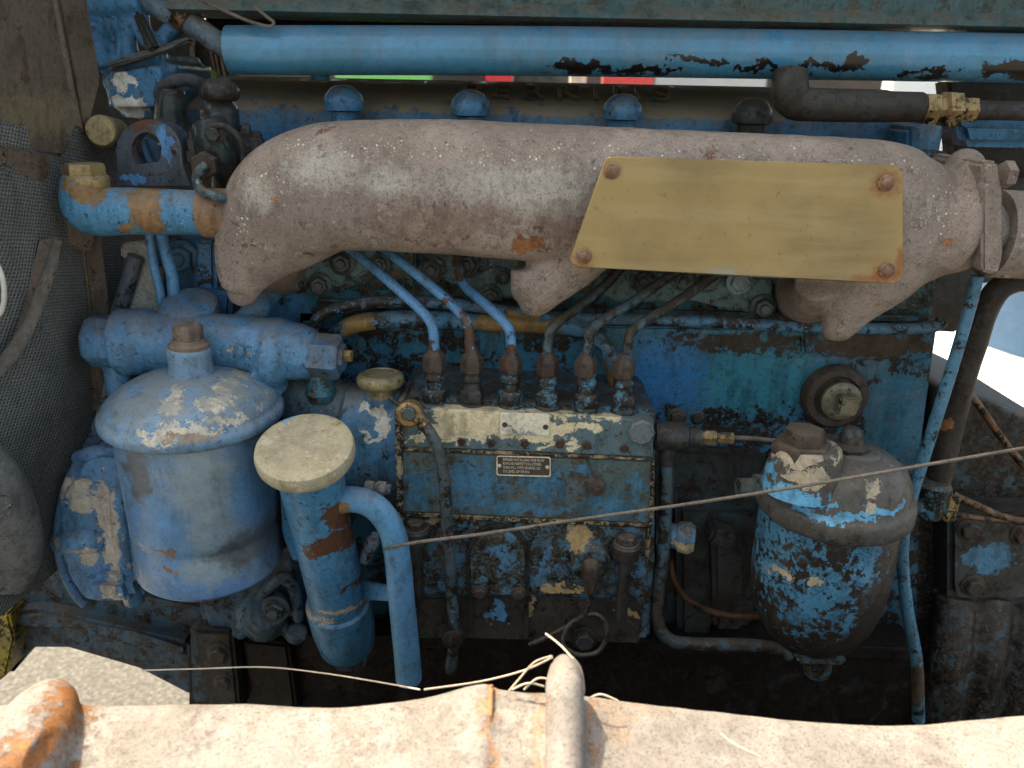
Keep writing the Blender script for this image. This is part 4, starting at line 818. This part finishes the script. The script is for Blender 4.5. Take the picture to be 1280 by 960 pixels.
# engine mounting clutter below the oil filter
bm = B()
addprism(bm, [(240, 735), (300, 740), (370, 700), (385, 760), (392, 800), (250, 795)], -.06, .0, .01, 3)
addtube(bm, [(330, 775, -.06, 28), (335, 760, -.10, 26)], 26, seg=18, sub=3)
addtube(bm, [(368, 790, -.05, 14), (372, 792, -.09, 14)], 14, seg=14, sub=2)
addtube(bm, [(300, 790, -.06, 12), (345, 725, -.10, 8), (368, 735, -.10, 9), (374, 775, -.09, 8)], 9, seg=12)
bm = voxel(bm, .003, 3, .0008)
ms = mk('engine_mount', bm, worn('mount_p', (.06, .12, .17), (.05, .10, .15), grime=.4, chips=.05, chipc=(.35, .3, .24), rust=.08, dust=.4), E, sharp=80)
bolt(ms, 315, 768, -.09, 14, m_gov, stud=True); bolt(ms, 345, 760, -.105, 13, m_stud, stud=True); bolt(ms, 262, 745, -.075, 10, m_nut)

# ================================================================== chassis cross member
bm = B()
addprism(bm, [(-40, 735), (45, 712), (80, 700), (180, 752), (262, 762), (420, 790), (420, 870), (232, 872), (178, 829), (86, 802), (38, 802), (10, 850), (-40, 850)], -.03, .05, .008, 3)
addprism(bm, [(-30, 770), (50, 764), (170, 790), (235, 806), (235, 826), (170, 806), (85, 780), (-30, 784)], -.05, .0, .006)
addprism(bm, [(236, 785), (262, 785), (268, 880), (240, 880)], -.055, .0, .004)
cm = mk('cross_member', bm, m_cross, None); tag(cm, 'dusty blue grey chassis cross member under the timing case', 'chassis member')
bm = B(); addprism(bm, [(-30, 770), (10, 768), (18, 800), (8, 845), (-30, 872)], -.065, -.03, .003); o = mk('yellow_bracket', bm, m_yellow); tag(o, 'dirty yellow bracket at the left edge above the pale beam', 'bracket')
bm = B(); addtube(bm, [(50, 690, -.02), (62, 694, -.02), (75, 690, -.02)], 11, seg=14); o = mk('yellow_hose_end', bm, m_yellow); tag(o, 'small yellow hose end peeping out left of the timing case', 'hose end')

# ================================================================== radiator at the left
rad = empty('radiator', P(60, 700, -.1)); tag(rad, 'dusty grey radiator with brown frame along the left edge', 'radiator')
bm = B()
A, Bq, C_, D_ = P(-60, 170, -.25), P(150, 190, .03), P(165, 600, .03), P(-60, 760, -.25)
addslab(bm, [(-70, 150, -.22), (150, 160, .03), (165, 640, .03), (-70, 830, -.22)], .03, .002)
core = mk('radiator_core', bm, m_radiator, rad)
bm = B()
a0, a1, b0, b1 = P(-70, 195, -.22), P(138, 215, .027), P(-70, 760, -.22), P(120, 560, .027)
n1 = (a1-a0).cross(b0-a0).normalized(); n1 = n1 if n1.y < 0 else -n1
for i in range(96):
    f = i/95; p_ = a0.lerp(b0, f) + n1*.0012; q_ = a1.lerp(b1, f) + n1*.0012
    m_ = 40; h = Vector((0, 0, .0009)); prev = None
    for j in range(m_+1):
        c = p_.lerp(q_, j/m_) + n1*.005 + Vector((0, 0, .0012*math.sin(j*2.1+i*.3))); v1 = bm.verts.new(c-h); v2 = bm.verts.new(c+h); v3 = bm.verts.new(c-n1*.006+h)
        if prev: bm.faces.new((prev[0], v1, v2, prev[1])); bm.faces.new((prev[1], v2, v3, prev[2]))
        prev = (v1, v2, v3)
fins = mk('cooling_fins', bm, m_radiator, rad); fins['kind'] = 'stuff'
bm = B(); addslab(bm, [(100, 268, -.05), (128, 290, -.03), (150, 470, -.03), (130, 520, -.05), (118, 420, -.05)], .02, .003); mk('frame_post', bm, m_frame, rad)
bm = B(); addslab(bm, [(52, 205, -.085), (82, 195, -.075), (92, 260, -.07), (120, 290, -.06), (112, 320, -.06), (64, 300, -.08), (40, 250, -.09)], .02, .004); mk('frame_bracket', bm, m_frame, rad)
bm = B(); addslab(bm, [(-60, -40, -.20), (62, -40, -.09), (100, 155, -.07), (84, 198, -.075), (0, 186, -.14), (-60, 180, -.20)], .02, .004); mk('side_baffle', bm, m_seal, rad)
bm = B(); addslab(bm, [(66, -40, -.07), (104, -40, -.04), (128, 100, -.03), (110, 170, -.04), (104, 152, -.05)], .015, .003); mk('baffle_strip', bm, m_seal, rad)
bm = B(); addslab(bm, [(-60, 190, -.21), (0, 196, -.15), (60, 210, -.10), (52, 240, -.10), (8, 285, -.14), (-60, 310, -.21)], .012, .004); mk('baffle_flap', bm, m_frame, rad)
bm = B(); addtube(bm, [(72, 300, -.13, 6), (58, 350, -.14, 8), (36, 405, -.155, 9), (16, 440, -.17, 10), (-10, 470, -.185, 9)], 8, seg=12, squash=.5); mk('stay_bar', bm, m_rod, rad)
bm = B(); addslab(bm, [(48, 300, -.12), (72, 296, -.12), (60, 350, -.128), (30, 410, -.145), (0, 455, -.165), (36, 365, -.135)], .006, .001); mk('stay_plate', bm, m_frame, rad)
bm = B(); addtube(bm, [(-20, 310, -.20), (-4, 330, -.20), (4, 352, -.20), (5, 375, -.20), (1, 390, -.20), (-6, 396, -.20)], 3.2, seg=10); o = mk('cord_loop', bm, plain('cordm', (.62, .6, .54), .8)); tag(o, 'short loop of white cord at the left edge of the radiator', 'cord')
bm = B()
addtube(bm, [(-70, 560, -.20, 62), (-40, 610, -.185, 70), (-8, 655, -.165, 56), (8, 695, -.15, 42), (4, 735, -.15, 26)], 50, seg=32, squash=.7)
bm = voxel(bm, .004, 10)
o = mk('rubber_duct', bm, m_rubber, None, sharp=80); tag(o, 'smooth grey rubber duct bulging at the lower left edge', 'duct')

# ================================================================== pale beam in the foreground
bm = B(); Yb = -.40
tops = [(-300, 908), (-160, 906), (-60, 905), (-20, 893), (0, 886), (60, 888), (130, 888), (300, 886), (400, 891), (480, 885), (540, 876), (590, 862), (612, 861), (622, 868), (680, 872), (740, 877), (800, 885), (900, 896), (1000, 907), (1100, 913), (1160, 912), (1240, 905), (1350, 898), (1500, 900), (1700, 906)]
tt = catmull([(a, b, 0) for a, b in tops], 4); rows = []
for (x, y, _) in tt:
    t0 = P(x, y, Yb); jit = mnoise.noise(Vector((x*.02, 0, 0)))*.0015
    row = []
    for dY, dz in ((.03, -.36), (.022, -.03), (.014, -.009), (.006, -.001), (0, jit), (-.02, -.003+jit), (-.045, -.009), (-.075, -.018), (-.09, -.03), (-.095, -.09), (-.09, -.36), (.0, -.38)):  # deep unseen web, shaped to keep ground light off the lower engine
        row.append(bm.verts.new(t0 + Vector((0, dY, dz))))
    rows.append(row)
for a, b in zip(rows, rows[1:]):
    n = len(a)
    for k_ in range(n): bm.faces.new((a[k_], b[k_], b[(k_+1) % n], a[(k_+1) % n]))
bm.faces.new(rows[0]); bm.faces.new(rows[-1][::-1])
bmesh.ops.recalc_face_normals(bm, faces=bm.faces)
addtube(bm, [(705, 828, Yb+.012, 11), (706, 838, Yb-.002, 20), (706, 862, Yb-.016, 25), (706, 905, Yb-.035, 25), (705, 960, Yb-.06, 25), (704, 1030, Yb-.09, 25)], 24, seg=28, sub=5)
addtube(bm, [(72, 868, Yb+.01, 20), (64, 880, Yb-.002, 34), (50, 905, Yb-.02, 46), (30, 945, Yb-.045, 52), (5, 1000, Yb-.07, 56)], 40, seg=28, sub=5)
addtube(bm, [(-30, 960, Yb-.05, 50), (60, 960, Yb-.055, 50)], 40, seg=20, sub=3)
bm = voxel(bm, .0030, 6, .0004)
beam = mk('front_beam', bm, m_beam, None, sharp=80); tag(beam, 'sunlit pale cast beam with orange rust spots across the bottom foreground', 'beam')
bm = B(); addtube(bm, [(614, 858, Yb+.004), (613, 880, Yb-.012), (611, 930, Yb-.036), (609, 1000, Yb-.065)], 3.4, seg=10); mk('beam_seam', bm, m_seam, beam)

# ================================================================== cable, wire and dry fibres
bm = B(); addtube(bm, [(480, 686, -.17), (520, 678, -.19), (600, 668, -.20), (720, 650, -.215), (860, 630, -.225), (1000, 608, -.235), (1140, 584, -.24), (1280, 560, -.24), (1340, 550, -.24), (1500, 524, -.24), (1800, 476, -.24)], 2.3, seg=10, sub=8)
o = mk('control_cable', bm, m_rod); tag(o, 'thin grey brown cable sagging across the pump and right filter', 'cable')
bm = B(); addtube(bm, [(178, 838, -.2), (250, 836, -.22), (330, 834, -.25), (400, 841, -.28), (470, 852, -.32), (525, 862, -.37)], 1.0, seg=6); o = mk('thin_wire', bm, m_fibre); tag(o, 'fine pale wire running left from the beam in front of the dark sump', 'wire')
fib = [[(530, 862, -.38), (600, 852, -.37), (655, 838, -.37), (690, 822, -.39)], [(636, 864, -.39), (648, 850, -.39), (668, 828, -.39), (690, 820, -.40)], [(682, 792, -.38), (700, 806, -.39), (715, 822, -.40)],
       [(640, 862, -.40), (660, 854, -.40), (680, 858, -.40)], [(716, 822, -.41), (726, 836, -.41), (730, 860, -.41), (728, 874, -.41)], [(738, 872, -.41), (752, 868, -.41), (772, 876, -.41)], [(655, 862, -.40), (672, 848, -.40), (690, 850, -.40)], [(900, 916, -.452), (918, 930, -.458), (950, 946, -.463)]]
labs = ['long pale grass fibre stretched left from the beam rib', 'pale fibre arching over the left side of the beam rib', 'fibre sticking up above the tip of the beam rib', 'short fibre lying at the left foot of the beam rib', 'fibre hanging down the right side of the beam rib', 'curled fibre just right of the beam rib', 'small bent fibre between the seam and the beam rib', 'lone white fibre lying on the beam under the right filter']
for l, f in zip(labs, fib):
    bm = B(); addtube(bm, f, 1.2, seg=6); o = mk('dry_fibre', bm, m_fibre); tag(o, l, 'fibre', 'dry fibres caught on the beam')

# ------------------------------------------------------------------ pump plates and writing
def plateobj(x0, y0, x1, y1, Y, mat, nm, skew, lab):
    bm = B(); addprism(bm, rrect(x0, y0, x1, y1, 3, 3, skew), Y, Y+.0015, .0003, 1); return mk(nm, bm, mat, pump, lab)
sk = .028
plateobj(625, 516, 687, 543, -.1206, worn('cream_plate', (.72, .66, .50), (.66, .6, .46), grime=.0, rust=0, dust=0, bump=.3, patches=[((.30, .30, .32), [(655, 543, -.12, 22, 3)], 1.4)]), 'maker_plate', sk, 'small paint covered cream plate, its writing worn away')
bm = B()
for x, y in ((631, 531), (682, 534)):
    bm = B(); addlathe(bm, [(.0028, 0), (.0026, .0006), (.0014, .0006), (.0012, .0004)], P(x, y, -.1207), (0, -1, 0), 14); mk('plate_screw', bm, m_ink, pump)
bm = B()
for x, y in ((645, 524), (652, 523), (664, 525), (656, 532), (660, 533), (667, 533)): addbox(bm, P(x, y, -.1207), (.0018, .0003, .0009), 0)
mk('worn_print', bm, plain('worn', (.42, .38, .30)), pump)
plateobj(620, 569, 689, 595, -.1236, m_ink, 'instruction_plate', sk, 'small dark instruction plate with cream lettering')
bm = B()
o_ = rrect(620.5, 569.5, 688.5, 594.5, 3, 3, sk); i_ = rrect(622, 571, 687, 593, 2, 3, sk); ringplate(bm, o_, i_, -.1240, -.1237); mk('plate_border', bm, m_print, pump)
bm = B()
for x, y in ((624.5, 582), (684, 584)):
    bm = B(); addlathe(bm, [(.0020, 0), (.0018, .0006), (0, .0007)], P(x, y, -.1238), (0, -1, 0), 12); mk('plate_rivet', bm, m_print, pump)
for i, l in enumerate(('BEFORE INSTALLING THIS PUMP', 'REMOVE INSPECTION COVER,', 'THEN FILL WITH ENGINE OIL', 'TO LEVEL OF DRAIN.')):
    c = P(628.5, 574.5 + i*4.9, -.1239)
    text(l, .0040, c, m_print, 'plate_lettering', pump, ext=.0001, xs=.72, roty=R(.5), align='LEFT')

# ================================================================== things behind the engine
def board(name, px0, py0, px1, Y, mat, t, label, cat, zb=-1.0):
    a = P(px0, py0, Y); b = P(px1, py0, Y); bm = B(); addbox(bm, Vector(((a.x+b.x)/2, Y+t/2, (a.z+zb)/2)), (b.x-a.x, t, a.z-zb), .004)
    o = mk(name, bm, mat); tag(o, label, cat); return o
board('green_board', 418, 84, 538, 2.6, plain('green_board_m', (.22, .62, .16), var=.05), .04, 'bright green board seen in the gap under the blue tube, left', 'board')
board('black_board', 275, 84, 416, 2.75, bpy.data.materials.get('brown_b') or plain('brown_b', (.05, .045, .03)), .05, 'dark board behind the left end of the blue tube', 'board')
board('brown_board', 962, 80, 1118, 2.75, plain('brown_c', (.04, .03, .025)), .05, 'dark brown board behind the black elbow hose', 'board')
board('dark_crate', 540, 84, 606, 2.7, plain('dark_m', (.03, .03, .03)), .3, 'black crate between the green board and the small red box', 'crate')
board('red_box', 607, 84, 640, 2.5, plain('red_m', (.62, .03, .04), var=.05), .3, 'small red box seen above the raised lettering', 'box')
board('grey_crate', 642, 84, 752, 2.7, plain('grey_m', (.09, .09, .085), var=.4, sc=8), .3, 'grey mottled crate between the two red things', 'crate')
board('white_carton', 714, 84, 734, 2.55, plain('cream_m', (.7, .66, .5)), .1, 'narrow cream carton in front of the grey crate', 'carton')
board('red_board', 755, 84, 818, 2.4, plain('red2_m', (.70, .07, .06), var=.1), .05, 'larger red board left of the long white board', 'board')
board('white_board', 820, 84, 960, 2.4, plain('white_m', (.45, .45, .44), var=.03), .05, 'long white board seen under the flaked part of the tube', 'board')
board('white_post', 1120, 84, 1240, 2.4, plain('white2_m', (.82, .8, .76), var=.03), .1, 'white upright panel seen in the gap above the manifold end', 'panel')
cf_ = empty('green_sign', P(255, 110, .5)); cf_.location.z = -1.0; LOC[cf_.name] = Vector(cf_.location); tag(cf_, 'grey sign panel with green lower corner at the upper left gap', 'sign')
bm = B(); addprism(bm, [(228, 30), (290, 30), (300, 100), (262, 130), (240, 92)], .5, .52, .001, 1); mk('panel', bm, plain('greyp', (.20, .18, .16)), cf_)
bm = B(); addprism(bm, [(240, 76), (271, 90), (270, 99), (254, 110), (243, 98)], .494, .499, .0005, 1); mk('green_corner', bm, plain('greenp', (.35, .75, .08), var=.1), cf_)
bm = B(); addprism(bm, [(231, 40), (235, 42), (245, 100), (241, 96)], .49, .499, .0005, 1); mk('white_edge', bm, plain('whitep', (.8, .78, .7)), cf_)
bm = B()
for x in (262, 267, 273): addprism(bm, [(x-6, 30), (x-4, 30), (x+8, 95), (x+6, 95)], .494, .499, .0003, 1)
mk('pink_stripes', bm, plain('stripe', (.6, .42, .36)), cf_)
bm = B(); addbox(bm, (cf_.location.x, .51, -.45), (.04, .02, 1.1), .002); mk('post', bm, plain('postm', (.2, .2, .2)), cf_)
# dark far-side panels of the engine bay
o = bpy.data.objects.get('radiator')
bm = B(); addprism(bm, [(60, -60), (250, -60), (236, 60), (242, 132), (330, 150), (420, 500), (60, 620)], .34, .36, .001, 1); mk('fan_shroud', bm, m_pan, rad)
bm = B(); addprism(bm, [(1140, 205), (1150, 196), (1160, 222), (1340, 222), (1340, 352), (1212, 352), (1196, 416), (1140, 412)], .06, .10, .002); mk('rear_plate', bm, m_black, E)
bm = B(); addprism(bm, [(1196, 96), (1340, 98), (1340, 230), (1190, 226)], .26, .29, .002); mk('rear_panel', bm, m_pan, E)
# blue barrel on white slab behind, right
s_ = P(1300, 400, 1.2)
bm = B(); addlathe(bm, [(.0, 0), (.475, 0), (.48, .01), (.48, .26), (.487, .27), (.487, .29), (.48, .30), (.48, .56), (.487, .57), (.487, .59), (.48, .6), (.48, .86), (.485, .87), (.45, .87), (.0, .865)], (P(1400, 425, 1.5).x, 1.5, P(1300, 446, 1.3).z), (0, 0, 1), 48)
brl = mk('blue_barrel', bm, plain('barrel_m', (.012, .085, .21), .5, var=.1)); tag(brl, 'glossy blue barrel standing behind the engine at the right edge', 'barrel')
zb = P(1300, 446, 1.3).z
bm = B(); addbox(bm, (P(1340, 425, 1.3).x, 1.55, (zb-1.0)/2-.0005), (1.3, 1.3, zb+1.0-.001), .01); o = mk('white_plinth', bm, plain('plinthm', (.78, .75, .68), var=.05, sc=6)); tag(o, 'pale slab under the blue barrel at the right', 'slab')
